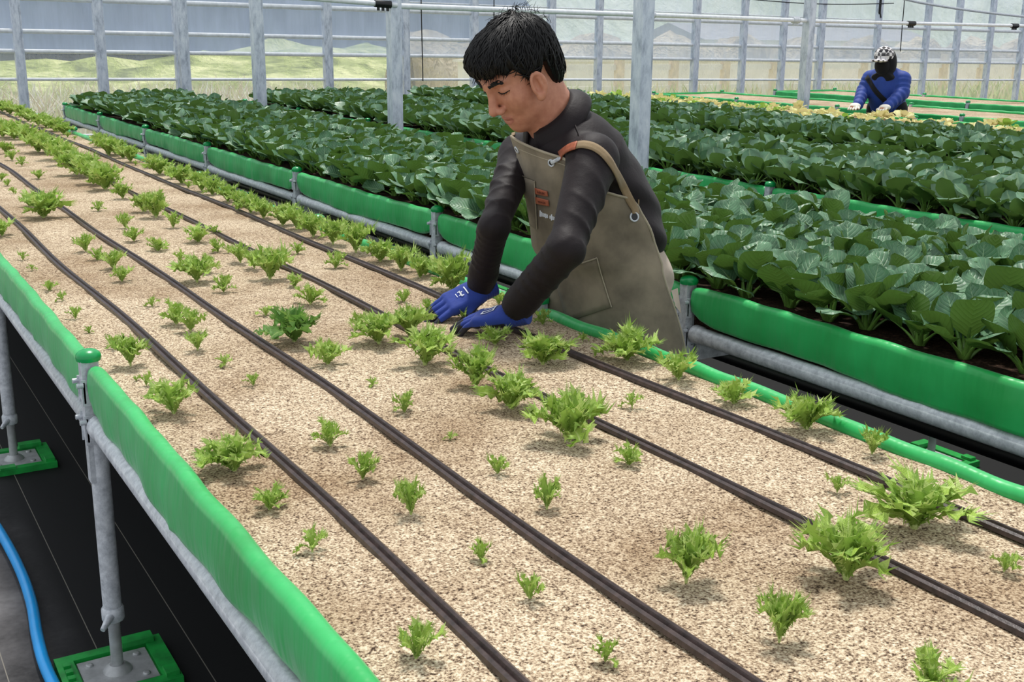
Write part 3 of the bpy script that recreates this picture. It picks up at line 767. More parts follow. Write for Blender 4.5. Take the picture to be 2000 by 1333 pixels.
for kind, specs, mat in (('big', [(23, 1.0), (26, .95), (24, 1.2), (20, .85)], M_LET), ('mid', [(13, .95), (14, 1.2), (12, .85), (13, 1.1)], M_LET), ('small', [(8, 1.15), (9, 1.35), (8, 1.0)], M_LET), ('dark', [(22, 1.0)], M_LET_DARK)):
    LT[kind] = []
    for q, (nl, sp) in enumerate(specs):
        V, Fc, U = lettuce_mesh(len(LT) * 50 + q + 5, nl, sp, 9 if kind != 'small' else 7, 6 if kind != 'small' else 4)
        root = empty('lettuce'); f = uvmesh('foliage', V, Fc, mat, root, U)
        b = MB(); b.lathe([(.03, -.03), (.05, .02), (.06, .09), (.04, .14)], n=8); st = b.build('crown', M_CROWN, root)
        width = float(np.percentile(np.abs(V[:, :2]), 97)) * 2; LT[kind].append([root, f, st, width, False])
LETT = [  # photo base x, base y, height, width
 (5,268,36,48),(28,272,36,48),(55,283,38,50),(75,298,38,50),(92,300,36,48),(110,312,40,52),(128,322,40,52),(150,341,44,55),(170,346,42,55),(190,360,46,58),(207,371,48,60),(240,388,30,30),
 (5,219,22,34),(20,223,22,34),(38,229,24,36),(55,237,24,36),(75,245,24,36),(90,249,24,36),(108,257,26,36),(124,263,24,34),(132,269,11,12),(146,273,8,9),
 (195,287,28,36),(212,304,34,44),(225,301,30,40),(240,309,24,34),(255,317,32,40),(265,324,10,10),(298,328,26,34),(312,341,32,44),(335,349,22,32),(355,359,38,50),(368,367,14,22),(395,374,40,46),
 (415,381,36,42),(445,394,34,42),(467,405,32,38),(490,416,38,44),(515,427,36,42),(552,440,42,50),(580,449,42,48),(612,463,44,50),(650,477,46,52),(695,494,58,58),(743,511,42,54),(783,528,46,54),(820,544,44,42),(850,536,40,44),(885,569,72,80),
 (12,300,22,28),(24,314,20,22),(43,324,18,18),(76,350,17,26),(3,353,15,18),(15,363,13,16),(27,379,15,15),
 (85,426,52,72),(58,404,26,36),(192,413,20,22),(245,446,28,27),(262,471,30,34),(283,414,36,40),(305,425,50,48),(338,445,30,30),(308,491,27,40),(388,474,32,48),(420,458,18,20),(5,461,30,44),(45,509,18,18),(63,529,14,16),(96,569,20,30),(122,589,20,22),
 (168,492,34,34),(190,509,26,28),(222,526,36,42),(238,551,30,36),(385,551,48,66),(352,512,22,26),(408,532,34,36),(147,623,24,28),(174,652,16,16),(222,680,26,30),(255,713,56,60),(298,601,22,26),(345,634,46,52),(372,647,40,50),(386,683,36,42),(286,753,24,28),(266,744,10,12),(340,809,64,94),
 (426,493,28,28),(446,494,18,20),(470,513,36,42),(497,524,34,40),(527,546,62,70),(437,571,33,36),(580,495,22,26),(655,525,34,36),(575,562,26,28),(606,594,38,54),(519,617,18,30),(575,668,68,94),(788,591,25,32),(840,612,28,36),
 (702,641,34,30),(740,672,58,84),(800,660,62,66),(830,713,72,104),(640,713,44,68),(727,757,20,24),(790,806,44,42),(930,757,76,72),(1000,799,68,92),(967,673,38,56),(1060,711,58,86),(1138,668,19,22),(1225,704,64,98),(1325,742,54,74),(1433,789,50,78),(1235,797,30,40),(1112,863,102,124),(1060,635,30,30),(905,629,28,26),(978,594,26,30),
 (440,715,22,34),(495,754,24,30),(458,921,76,108),(645,871,52,58),(708,936,50,56),(526,996,48,64),(803,1006,68,58),(610,1081,50,58),(880,861,18,24),(972,926,38,44),(1068,994,68,50),(940,1096,42,42),(1035,1171,52,54),(812,1289,74,72),(1182,1291,48,52),
 (1228,909,44,50),(1340,1136,106,96),(1522,1251,102,88),(1652,1132,118,158),(1785,1032,96,190),(1635,961,33,44),(1703,887,52,50),(1960,1119,46,56),(1860,950,20,30),(1818,1345,66,114),(1575,840,68,100)]
LIPZ = SANDZ
items = []
for (bx, by, hp, wp) in LETT:
    p = at_z(bx, by, SANDZ); d = depth_of(p); hgt = hp * d / F_PX * 1.32; wid = wp * d / F_PX
    p[0] = min(max(p[0], 0.045), W - 0.045); items.append([p, hgt, wid, hp, bx, by])
names = ['along the left green lip', 'between the first and second drip hoses', 'between the second and third drip hoses', 'between the third and last drip hoses', 'along the right green lip']
strip = {}
for it in items:
    k = sum(it[0][0] > x for x in HX); strip.setdefault(k, []).append(it)
rl = np.random.default_rng(21)
for k, lst in strip.items():
    lst.sort(key=lambda it: it[0][1])
    for n_, (p, hgt, wid, hp, bx, by) in enumerate(lst):
        size = max(hgt, wid * .8); kd = 'big' if size > .085 else ('mid' if size > .05 else 'small')
        if (bx, by) == (575, 668): kd = 'dark'
        src = LT[kd][int(rl.integers(len(LT[kd])))]
        if not src[4]: o = src[0]; src[4] = True
        else: o = link_copy(src[0]); link_copy(src[1], o); link_copy(src[2], o)
        sx = wid / src[3] * 1.04; o.location = (p[0], p[1], SANDZ - .001); o.rotation_euler = (rl.normal() * .06, rl.normal() * .06, rl.uniform(0, 6.28)); o.scale = (sx, sx, hgt)
        sz = {'big': 'large', 'mid': 'medium', 'small': 'tiny', 'dark': 'large darker'}[kd]
        tag(o, '%s frilly lettuce, %s from the front %s' % (sz, ordinal(n_ + 1), names[k]), 'lettuce', 'frilly lettuces on the sand bench')
for kd in LT:
    for src in LT[kd]:
        if not src[4]:
            for o in (src[1], src[2], src[0]): bpy.data.objects.remove(o)
for k, (a, b_, c_) in enumerate(CH):
    if k not in used:
        for o in (b_, c_, a): bpy.data.objects.remove(o)
# ------------------------------------------------------------------ the worker in the apron
M_SKIN = NT('skin'); _v = M_SKIN.coord('Object'); _n = M_SKIN.noise(_v, 60, 4)
M_SKIN.set(M_SKIN.ramp(_n, [(0.3, (178, 118, 94)), (0.7, (196, 138, 112))]), 0.5, 0, 0.4)
M_SKIN.b.inputs['Subsurface Weight'].default_value = 0.12; M_SKIN.b.inputs['Subsurface Radius'].default_value = (0.012, 0.005, 0.003)
M_SKIN.bump(M_SKIN.noise(_v, 300, 2), 0.08, 0.001); M_SKIN = M_SKIN.m
M_LIP = simple('lips', (172, 106, 90), 0.45, 0, 60, 0.05, 0)
M_HAIR = simple('black_hair', (12, 11, 12), 0.46, 0, 80, 0.3, 0.1, spec=0.28)
def cloth(name, c, rough=0.8, weave=420, var=0.08, big=7, bigb=0.25):
    t = NT(name); v = t.coord('Object'); n = t.noise(v, 9, 4)
    t.set(t.ramp(n, [(0.3, tuple(x * (1 - var) for x in c)), (0.7, tuple(min(255, x * (1 + var)) for x in c))]), rough, 0, 0.25)
    t.b.inputs['Sheen Weight'].default_value = 0.12
    h = t.math('ADD', t.math('MULTIPLY', t.noise(v, weave, 2), 0.12), t.noise(v, big * 3, 3)); t.bump(h, bigb, 0.01); return t.m
M_SHIRT = cloth('dark_shirt', (26, 18, 21), 0.62); M_SHIRT.node_tree.nodes['Principled BSDF'].inputs['Sheen Weight'].default_value = 0.04
M_APRON = cloth('olive_canvas', (120, 110, 94), 0.85, 500, 0.22, 4, 0.2)
M_STITCH = cloth('pale_seam', (158, 148, 128), 0.85)
M_STRAP = cloth('tan_webbing', (142, 122, 94), 0.85)
M_LEATHER = simple('brown_leather', (158, 88, 62), 0.55, 0, 60, 0.12, 0.2)
M_TROUS = cloth('beige_trousers', (186, 170, 154), 0.85)
M_GLOVE = cloth('blue_knit_glove', (40, 62, 142), 0.75, 600, 0.1, 12, 0.2)
M_GRIP = simple('black_grip_coating', (30, 32, 44), 0.6, 0, 80, 0.2, 0.3)
M_SHOE = simple('dark_rubber_boot', (30, 32, 36), 0.5, 0, 20, 0.1, 0.1)

YC = 2.5
HC = np.array([1.071, 2.5, 1.391]); HP = math.radians(35); HS = 1.07
hf = np.array([-math.cos(HP), 0.0, -math.sin(HP)]); hl = np.array([0, -1.0, 0]); hu = np.cross(hf, hl)
_yaw = math.radians(4); _cz, _sz = math.cos(_yaw), math.sin(_yaw)
def _rz(v): return np.array([_cz * v[0] - _sz * v[1], _sz * v[0] + _cz * v[1], v[2]])
hf, hl, hu = _rz(hf), _rz(hl), _rz(hu)
HM = np.stack([hf, hl, hu], 1) * HS
def head_xf(v): return v @ HM.T + HC
def to_head(p): return np.linalg.solve(HM, np.array(p) - HC)
NECKB = np.array([1.196, YC, 1.256])
nb = to_head(NECKB)
def f_head(P):
    d = sd_ell(P, (-.010, 0, .046), (.094, .076, .080))
    d = smin(d, sd_ell(P, (.026, 0, -.016), (.064, .064, .086)), .03)
    d = smin(d, sd_ell(P, (.030, 0, -.064), (.056, .054, .042)), .025)
    d = smin(d, sd_sph(P, (.068, 0, -.092), .019), .03)
    for s in (-1, 1):
        d = smin(d, sd_ell(P, (.056, s * .036, -.020), (.030, .026, .030)), .02)
        d = smin(d, sd_cone(P, (.078, s * .040, .036), (.088, s * .008, .032), .010, .011), .018)
        d = smax(d, -sd_ell(P, (.099, s * .033, .014), (.017, .019, .012)), .014)
        d = smin(d, sd_ell(P, (.0735, s * .033, .014), (.0155, .0165, .0125)), .005)
        d = smax(d, -sd_ell(P, (.0925, s * .033, .0105), (.006, .015, .0016)), .002)       # closed lid line
    d = smin(d, sd_cone(P, (.086, 0, .024), (.1125, 0, -.026), .0085, .0115), .014)
    for s in (-1, 1):
        d = smin(d, sd_ell(P, (.101, s * .0135, -.0315), (.011, .0085, .0085)), .007)
        d = smax(d, -sd_ell(P, (.106, s * .0075, -.041), (.006, .0035, .004)), .003)
    d = smin(d, sd_ell(P, (.0835, 0, -.0585), (.0125, .024, .0075)), .007)
    d = smin(d, sd_ell(P, (.0815, 0, -.0705), (.0125, .021, .0080)), .007)
    d = smax(d, -sd_ell(P, (.0955, 0, -.0645), (.008, .023, .0014)), .003)
    d = smin(d, sd_cone(P, (-.030, 0, -.040), nb + np.array((-.005, 0, .0)), .051, .053), .03)
    d = smin(d, sd_cone(P, (.008, 0, -.075), nb + np.array((.035, 0, .015)), .036, .046), .03)
    for s in (-1, 1):                                            # ears
        ca, sa = math.cos(.12), math.sin(.12)
        px_, pz_ = P[0] - .022, P[2] + .012; X = px_ * ca + pz_ * sa; Z = -px_ * sa + pz_ * ca; Yp = P[1] - s * .0825 - s * .42 * np.maximum(0, -X + .006)
        Q = (X, Yp, Z)
        e = sd_ell(Q, (0, 0, .002), (.0195, .0075, .0325))
        e = smin(e, sd_ell(Q, (.004, 0, -.027), (.010, .0065, .011)), .006)
        e = smax(e, -sd_ell(Q, (.002, s * .0085, .004), (.0135, .0115, .0235)), .002)
        e = smin(e, sd_cone(Q, (-.004, s * .002, .016), (-.005, s * .002, -.012), .0032, .0028), .004)
        d = smin(d, e, .006)
    return d
# the body under the clothes
TOR = [(1.345, .90, .130), (1.335, .97, .126), (1.300, 1.09, .112), (1.215, 1.20, .116), (1.190, 1.240, .080)]
KY = 1.38
def f_torso(P, grow=0.0, chain=TOR):
    Q = (P[0], YC + (P[1] - YC) / KY, P[2]); d = None
    for (xa, za, ra), (xb, zb, rb) in zip(chain[:-1], chain[1:]):
        c = sd_cone(Q, (xa, YC, za), (xb, YC, zb), ra + grow, rb + grow); d = c if d is None else smin(d, c, .03)
    return d
SL = np.array([1.165, 2.315, 1.185]); SR = at_y(1015, 305, 2.66)
EL = at_d(1104, 488, 2.67); ER = np.array([0.968, 2.455, 1.018])
WL = np.array([0.962, 2.345, 0.828]); WR = np.array([0.998, 2.575, 0.842])
NB = np.array([1.196, YC, 1.262])
def f_core(P):
    d = f_torso(P, -.02)
    for S_, E_, W_ in ((SL, EL, WL), (SR, ER, WR)):
        d = smin(d, sd_cone(P, S_, E_, .036, .028), .02); d = smin(d, sd_cone(P, E_, W_, .028, .024), .01)
    for s in (-1, 1):
        d = smin(d, sd_cone(P, (1.345, YC + s * .09, .92), (1.335, YC + s * .10, .48), .075, .052), .03)
        d = smin(d, sd_cone(P, (1.335, YC + s * .10, .48), (1.37, YC + s * .105, .08), .052, .036), .02)
        d = smin(d, sd_ell(P, (1.31, YC + s * .105, .05), (.11, .042, .04)), .02)
    return d
hv, hq = surface(f_head, (-.19, -.115, -.20), (.14, .115, .15), .0023); hv = relax(hv, hq, 1, .5); hv = head_xf(hv)
cv, cq = surface(f_core, (.84, 2.05, -.01), (1.50, 2.82, 1.40), .012); cv = relax(cv, cq, 1)
worker = uvmesh('person', np.concatenate([hv, cv]), np.concatenate([hq, cq + len(hv)]), M_SKIN)
tag(worker, 'person in a dark shirt and olive apron bending over the sand bench, planting seedlings', 'person')
head_bvh = BVHTree.FromPolygons([Vector(p) for p in hv], [list(map(int, q)) for q in hq])

# hair: a cap with a fringe and many strands
def hairline(phi):
    a = np.degrees(np.abs(phi))
    return np.interp(a, [0, 25, 45, 54, 61, 68, 76, 86, 98, 112, 140, 180], [.056, .052, .048, .030, -.008, -.036, .004, .028, .018, -.048, -.078, -.084])
def f_hair(P):
    d = sd_ell(P, (-.008, 0, .044), (.104, .089, .089))
    d = smin(d, sd_ell(P, (.048, 0, .078), (.056, .072, .042)), .03)
    phi = np.arctan2(P[1], P[0] + .012); zl = hairline(phi) + .004 * np.sin(phi * 17) * (np.abs(phi) < 1.1)
    d = smin(d, sd_ell(P, (-.048, 0, -.018), (.056, .066, .062)), .03)
    g = .0022 * np.sin(phi * 34 + 2.2 * np.sin(phi * 5) + P[2] * 30) + .0014 * np.sin(phi * 71 + P[2] * 60)
    d = smax(d + g, zl - P[2], .010)
    return smax(d, -sd_ell(P, (-.010, 0, .046), (.092, .073, .083)), .004)
hair = sdf_obj('hair', f_hair, (-.15, -.12, -.09), (.13, .12, .17), .003, M_HAIR, worker, 1, head_xf)
b = MB(); rh = np.random.default_rng(5)
crown = np.array([-.060, .01, .121])
def on_shell(phi, t, lift):
    """t: 0 at the crown whorl .. 1 at the hairline"""
    zl = float(hairline(phi)); top = crown
    th = t * 1.0; tgt = np.array([-.012 + .108 * math.cos(phi), .088 * math.sin(phi), zl])
    p = top * (1 - th) + tgt * th; c = np.array([-.012, 0, .05]); v = p - c
    k = 1 / math.sqrt((v[0] / .111) ** 2 + (v[1] / .091) ** 2 + (v[2] / .089) ** 2)
    if t > .85: k = k * (1 - (t - .85) / .5) + (t - .85) / .5
    return c + v * k * (1 + lift)
hair_bvh = bvh_of(hair); HC2 = head_xf(np.array([-.012, 0, .05]))
def lay(p, lift):
    w_ = head_xf(p); d_ = w_ - HC2; L_ = np.linalg.norm(d_); d_ /= L_
    loc, nor, i_, ds = hair_bvh.ray_cast(Vector(HC2 + d_ * .3), Vector(-d_))
    if loc is None or (np.array(loc) - HC2) @ d_ < .06: return w_
    return np.array(loc) + d_ * lift
for q in range(1300):
    phi = rh.uniform(-PI, PI); t0 = rh.uniform(0, .55); t1 = min(1.0, t0 + rh.uniform(.3, .55)); tw_ = rh.normal() * .22; lf = rh.uniform(-.01, .03)
    front = abs(phi) < 1.0; ext = (rh.uniform(0, .17) if front else rh.uniform(0, .05)) * (t1 > .9)
    pts = [on_shell(phi + tw_ * (1 - k / 6), t0 + (t1 + ext - t0) * k / 6, lf + (.02 if k in (2, 3, 4) else 0)) for k in range(7)]
    lw = rh.uniform(-.0008, .0022); b.tube([lay(p, lw + (.0012 if 1 < k_ < 6 else 0)) for k_, p in enumerate(pts)], [.0006, .0014, .0019, .0019, .0016, .0011, .0003], 4, False)
for q in range(46):                                     # fly-away ends on top
    phi = rh.uniform(-PI, PI); p = on_shell(phi, rh.uniform(.02, .35), .01); d_ = np.array([rh.normal() * .5, rh.normal() * .5, 1.0]); l_ = rh.uniform(.010, .024)
    b.tube([head_xf(p), head_xf(p + d_ * l_ * .5), head_xf(p + d_ * l_ * .8 + np.array([rh.normal() * .012, rh.normal() * .012, 0]))], [.0009, .0007, .0003], 3, False)
b.build('hair_strands', M_HAIR, worker)
for s in (-1, 1):
    b = MB()
    for k in range(60):                                  # brow hairs
        t = rh.random() * .84; y = s * (.012 + .042 * t); z = .0335 + .0075 * math.sin(t * 2.4) - .004 * t + rh.normal() * .0019; o_ = head_xf(np.array([.2, y, z])); dd = -hf
        loc, nor, i_, ds = head_bvh.ray_cast(Vector(o_), Vector(dd))
        if loc is None: continue
        p = np.array(loc); e_ = p + np.array(HM @ np.array([-.004 * t, s * .0095, .0015 - .002 * t])); b.tube([p - hf * .0004, (p + e_) / 2 + hf * .0016, e_ + hf * .0002], [.0015, .0015, .0005], 4, False)
    b.build('eyebrow', M_HAIR, worker)
    pts = []
    for k in range(9):
        y = s * (.0170 + .033 * k / 8); z = .0105 + .0018 * math.sin(k / 8 * PI) * -1; loc, nor, i_, ds = head_bvh.ray_cast(Vector(head_xf(np.array([.2, y, z]))), Vector(-hf))
        if loc is not None: pts.append(np.array(loc) + hf * .0006)
    b = MB(); b.tube(pts, [.0008] + [.0018] * (len(pts) - 2) + [.0006], 5, False)
    for k in range(1, len(pts)): b.tube([pts[k], pts[k] + hf * .005 - hu * .004 + hl * s * .001], [.0006, .0002], 3, False)
    b.build('eyelashes', M_HAIR, worker)
def patch_on(bvh, name, pts2d, org, dirn, mat, parent, off=.0008):
    """thin skin patch: rows of points cast along dirn onto the surface"""
    P = np.zeros((len(pts2d), len(pts2d[0]), 3))
    for i, row in enumerate(pts2d):
        for j, p in enumerate(row):
            loc, nor, i_, ds = bvh.ray_cast(Vector(org(p)), Vector(dirn)); P[i, j] = np.array(loc) - np.array(dirn) * off if loc is not None else org(p)
    m = MB(); m.grid(P); return m.build(name, mat, parent)
rows = []
for j in range(7):
    v_ = j / 6
    rows.append([(y, (-.0535 - .004 * (abs(y) / .022) ** 2) * (1 - v_) + (-.0765 + .008 * (abs(y) / .022) ** 2) * v_) for y in np.linspace(-.0215, .0215, 13)])
patch_on(head_bvh, 'lips', rows, lambda p: head_xf(np.array([.2, p[0], p[1]])), -hf, M_LIP, worker, .0006)

# shirt
TORS = [(1.350, .955, .135), (1.338, 1.00, .130), (1.302, 1.09, .119), (1.224, 1.185, .120), (1.206, 1.212, .082)]
def fold(t, ang, L, wl, ph, amp, slant=1.0):
    x = PI * t * L / wl + slant * .5 * ang + ph + .5 * np.sin(t * 8 + ph); r1 = (1 - np.abs(np.sin(x))) ** 2.2
    x = PI * t * L / (wl * .7) - slant * .5 * ang + 2 * ph + .4 * np.sin(t * 11); r2 = (1 - np.abs(np.sin(x))) ** 2.2
    return amp * (np.clip(.35 + .65 * np.cos(ang - ph), 0, 1) * r1 + .8 * np.clip(.2 + .8 * np.cos(ang + 1.8 * ph), 0, 1) * r2 - .25)
def f_shirt_body(P):
    d = f_torso(P, 0, TORS)
    d = d + .0035 * np.sin(P[2] * 62 + 2.0 * np.sin(P[1] * 14) + P[0] * 26) * np.clip((1.2 - P[2]) / .12, 0, 1)
    d = smin(d, sd_cone(P, NB + (.02, 0, -.03), NB, .074, .054), .025)
    return np.maximum(d, .925 - P[2] + .15 * np.maximum(0, 1.36 - P[0]))
CN = np.array([-.70, 0, .714])                                # the open collar tips forward
def f_shirt(P, arms=True):
    d = f_shirt_body(P)
    for S_, E_, W_, ph, rear in ((SL, EL, WL, .6, .8), (SR, ER, WR, 2.4, 1.0)):
        d = smin(d, sd_cone(P, NB + (.02, 0, -.045), S_ + (.0, 0, -.004), .042, .055), .02)
        if not arms: continue
        k_ = .86 if ph > 1 else 1.0; c, t = sd_cone(P, S_ + (S_ - E_) * .04, E_, .064 * k_, .042 * k_, True); an = around(P, S_, E_, (1, 0, .2))
        c = c - fold(t, an, .28, .066, ph, .0060, 2.0) * np.clip(t * 2.2, 0, 1)
        d = smin(d, c, .022)
        c, t = sd_cone(P, E_, W_ + (E_ - W_) * .14, .0455 * k_, .043 * k_, True); an = around(P, E_, W_, (1, 0, .2))
        c = c - fold(t, an, .23, .026 if ph > 1 else .050, ph + 1, .0048, 2.0) * np.clip((.95 - t) * 4, 0, 1)
        d = smin(d, c, .02)
        ax = (E_ - W_) / np.linalg.norm(E_ - W_); q = W_ + ax * .055                      # ribbed cuff
        d = smin(d, sd_cone(P, q, W_ + ax * .004, .0405, .037), .004)
        ca = (P[0] - W_[0]) * ax[0] + (P[1] - W_[1]) * ax[1] + (P[2] - W_[2]) * ax[2]; near_ = sd_sph(P, W_, .06)
        d = np.maximum(d, np.where(near_ < 0, .000 - ca, -1))
    # stand collar, cut by a plane that dips towards the throat
    u = to_w - NB
    c = sd_cone(P, NB - u * .2, NB + u * .9, .070, .064)
    q = NB + u * .42; top = (P[0] - q[0]) * CN[0] + (P[2] - q[2]) * CN[2]
    c = np.maximum(c, top); d = smin(d, c, .012)
    return np.maximum(d, -sd_cone(P, NB + u * .30, NB + u * 1.2, .054, .058))
to_w = head_xf(np.array((-.022, 0, -.055)))
shirt = sdf_obj('shirt', f_shirt, (.86, 2.02, .775), (1.54, 2.84, 1.42), .005, M_SHIRT, worker, 1)
# collar leaf turned down over the stand
b = MB(); uc = CN; e1 = np.array([-CN[2], 0, CN[0]]); e2 = np.cross(uc, e1); cq = NB + (to_w - NB) * .44 + e1 * .012
P_ = np.zeros((7, 45, 3))
for j in range(45):
    a = -2.95 + 5.9 * j / 44 + PI; dr = e1 * math.cos(a) + e2 * math.sin(a); fr_ = max(0, math.cos(a)) ** 2
    for i in range(7):
        t = i / 6; r_ = .068 + .034 * t + .008 * math.sin(t * PI) + .012 * fr_ * t; ln = .044 + .030 * fr_
        P_[i, j] = cq + uc * (.004 - t * ln) + dr * r_
b.grid(P_); col_ = b.build('collar', M_SHIRT, shirt); sm = col_.modifiers.new('thick', 'SOLIDIFY'); sm.thickness = .004
tv, tq = surface(lambda P: f_shirt(P, False), (.95, 2.15, .90), (1.54, 2.85, 1.42), .010)
body_bvh = BVHTree.FromPolygons([Vector(p) for p in tv], [list(map(int, q)) for q in tq])
shirt_bvh = bvh_of(shirt)

# trousers and boots
def f_trous(P):
    d = f_torso(P, .002, [(1.345, .86, .122), (1.338, .95, .124), (1.322, 1.02, .118)])
    for s in (-1, 1):
        d = smin(d, sd_cone(P, (1.385, YC + s * .09, .86), (1.375, YC + s * .10, .48), .100, .080), .03)
        d = smin(d, sd_cone(P, (1.375, YC + s * .10, .48), (1.375, YC + s * .105, .14), .080, .068), .02)
    d = d + .003 * np.sin(P[2] * 70 + 3 * np.sin(P[0] * 30) + 2 * np.sin(P[1] * 25))
    return np.maximum(np.maximum(d, P[2] - .985), .13 - P[2])
tro = sdf_obj('trousers', f_trous, (1.16, 2.24, .10), (1.54, 2.78, 1.02), .009, M_TROUS, worker, 1)
b = MB()
for k, (yy, zz_) in enumerate(((2.322, .80),)):
    P_ = np.zeros((6, 6, 3))
    for i in range(6):
        for j in range(6): P_[i, j] = (1.43 + .035 * j / 5 + .010 * i / 5, yy - .008 + .016 * j / 5 - .008 * i / 5, zz_ + .035 - .07 * i / 5 * (.6 + .4 * j / 5))
    b.grid(P_)
b.build('pocket_flap', M_TROUS, tro)
for s in (-1, 1):
    sdf_obj('boot', lambda P: np.maximum(smin(sd_ell(P, (1.315, YC + s * .105, .048), (.135, .052, .046)), sd_cone(P, (1.372, YC + s * .105, .06), (1.37, YC + s * .105, .19), .05, .056), .03), .002 - P[2]),
            (1.16, YC + s * .105 - .075, -.005), (1.46, YC + s * .105 + .075, .26), .008, M_SHOE, worker, 1)

# apron
def tor_at(z):
    zs = [0.4, .80, .90, .97, 1.09, 1.20, 1.262]; xs = [1.37, 1.352, 1.346, 1.338, 1.302, 1.217, 1.168]; rs = [.15, .142, .138, .133, .124, .124, .106]
    return float(np.interp(z, zs, xs)), float(np.interp(z, zs, rs))
def apron_pt(z, th, off=.006):
    cx, a = tor_at(z); fl = max(0, 1.0 - z); a2 = a + off + .10 * fl * (0.25 + .75 * abs(math.sin(th))) ; b2 = a * KY + off + .20 * fl
    if z > .90: a2 = max(a2, cx - (1.086 + .20 * (1.232 - z)))      # the bib hangs straight from the chest
    wv = .006 * math.sin(th * 6 + z * 3) * min(1, fl * 4 + .15)
    x = cx - (a2 + wv) * math.cos(th); y = YC - (b2 + wv) * math.sin(th)
    if z < .86: x = max(x, 1.188 + .0 * th)
    return np.array([x, y, z])
zz_ = np.concatenate([np.linspace(1.232, 1.095, 12), np.linspace(1.085, .46, 34)])
def th_l(z): return float(np.interp(z, [.4, .72, .86, 1.082, 1.10, 1.13, 1.17, 1.232], [2.15, 1.98, 1.78, 1.58, 1.25, 1.02, .90, .84]))
def th_r(z): return float(np.interp(z, [.4, .88, .95, 1.0, 1.08, 1.17, 1.232], [-2.2, -1.9, -1.3, -.75, -.55, -.46, -.36]))
NTH = 61; P_ = np.zeros((len(zz_), NTH, 3))
for i, z in enumerate(zz_):
    a0_, a1_ = th_r(z), th_l(z)
    for j in range(NTH):
        u_ = j / (NTH - 1); z2 = z - .048 * u_ * max(0, (z - 1.10) / .132); p = apron_pt(z2, a0_ + (a1_ - a0_) * u_)
        if z > .90:                                      # keep the canvas outside the shirt
            ctr = np.array([tor_at(z2)[0] + .02, YC, z2]); d_ = p - ctr; L0 = np.linalg.norm(d_); d_ /= L0
            loc, nor, i_, ds = body_bvh.ray_cast(Vector(ctr + d_ * .5), Vector(-d_))
            if loc is not None:
                r_ = float((np.array(loc) - ctr) @ d_) + .007
                if r_ > L0: p = ctr + d_ * r_
        P_[i, j] = p
for _ in range(3):
    Q_ = P_.copy(); Q_[1:-1, 1:-1] = (P_[1:-1, 1:-1] * 4 + P_[:-2, 1:-1] + P_[2:, 1:-1] + P_[1:-1, :-2] + P_[1:-1, 2:]) / 8; P_ = Q_
b = MB(); b.grid(P_); apron = b.build('apron', M_APRON, worker)
ap_bvh = bvh_of(apron)
sm = apron.modifiers.new('thick', 'SOLIDIFY'); sm.thickness = .003; sm.offset = 0
def seam(pts, r=.0022, name='seam', mat=None, par=None):
    b = MB(); b.tube(pts, r, 6); return b.build(name, mat or M_STITCH, par or apron)
camd = (np.array(CAM) - np.array([1.1, 2.4, 1.0])); camd /= np.linalg.norm(camd)
seam([P_[0, j] + camd * .002 for j in range(NTH)], .0035)
seam([P_[2, j] + camd * .002 for j in range(1, NTH - 1)], .0014)
seam([P_[i, NTH - 1] + camd * .001 for i in range(len(zz_))], .0035)
seam([P_[i, 0] for i in range(12)], .0028)
def on_apron(px, py, off=.003):
    h = hit(ap_bvh, px, py, off)
    return h[0] if h is not None else None
def stitched(name, pix, par, mat, off=.003, n=10):
    """quad patch laid on the apron between four photo corners (tl, tr, br, bl)"""
    tl, tr, br, bl_ = [np.array(p, float) for p in pix]; P2 = np.zeros((n, n, 3)); last = None
    for i in range(n):
        for j in range(n):
            u, v = j / (n - 1), i / (n - 1); p = (tl * (1 - u) + tr * u) * (1 - v) + (bl_ * (1 - u) + br * u) * v
            q = on_apron(p[0], p[1], off)
            if q is None: q = last if last is not None else at_x(p[0], p[1], 1.10)
            P2[i, j] = q; last = q
    m = MB(); m.grid(P2); o = m.build(name, mat, par); sm = o.modifiers.new('thick', 'SOLIDIFY'); sm.thickness = .002; sm.offset = 0; return o, P2
pk, Q = stitched('chest_pocket', ((1009, 339), (1046, 353), (1051, 447), (1026, 433)), apron, M_APRON, .004)
seam([Q[0, j] + camd * .002 for j in range(10)], .0026, 'seam', None, pk); seam([Q[i, 9] + camd * .0015 for i in range(10)], .002, 'seam', None, pk); seam([Q[1, j] + camd * .002 for j in range(10)], .001, 'seam', None, pk)
pk, Q = stitched('hip_pocket', ((1080, 530), (1166, 504), (1195, 600), (1110, 628)), apron, M_APRON, .004)
seam([Q[0, j] + camd * .002 for j in range(10)], .0022, 'seam', None, pk); seam([Q[i, 9] + camd * .0015 for i in range(10)], .0018, 'seam', None, pk)
for (c_, lb) in ((((1048, 366), (1072, 373), (1073, 383), (1049, 378)), 0), (((1049, 384), (1074, 390), (1075, 402), (1050, 397)), 1)):
    lp, Q = stitched('leather_patch', c_, apron, M_LEATHER, .006, 6); lp['label'] = 'stitched brown leather patch'
    b = MB()
    for k in range(5):
        p = Q[3, 1] * (1 - k / 5) + Q[3, 4] * k / 5 + camd * .0022; b.obox(p, (0, -.0022, -.0005), (0, 0, .0022 + .001 * (k % 2)), camd * .0008)
    b.build('stamped_mark', simple('dark_stamp', (96, 44, 32), 0.7, 0, 50, .05, 0), lp)
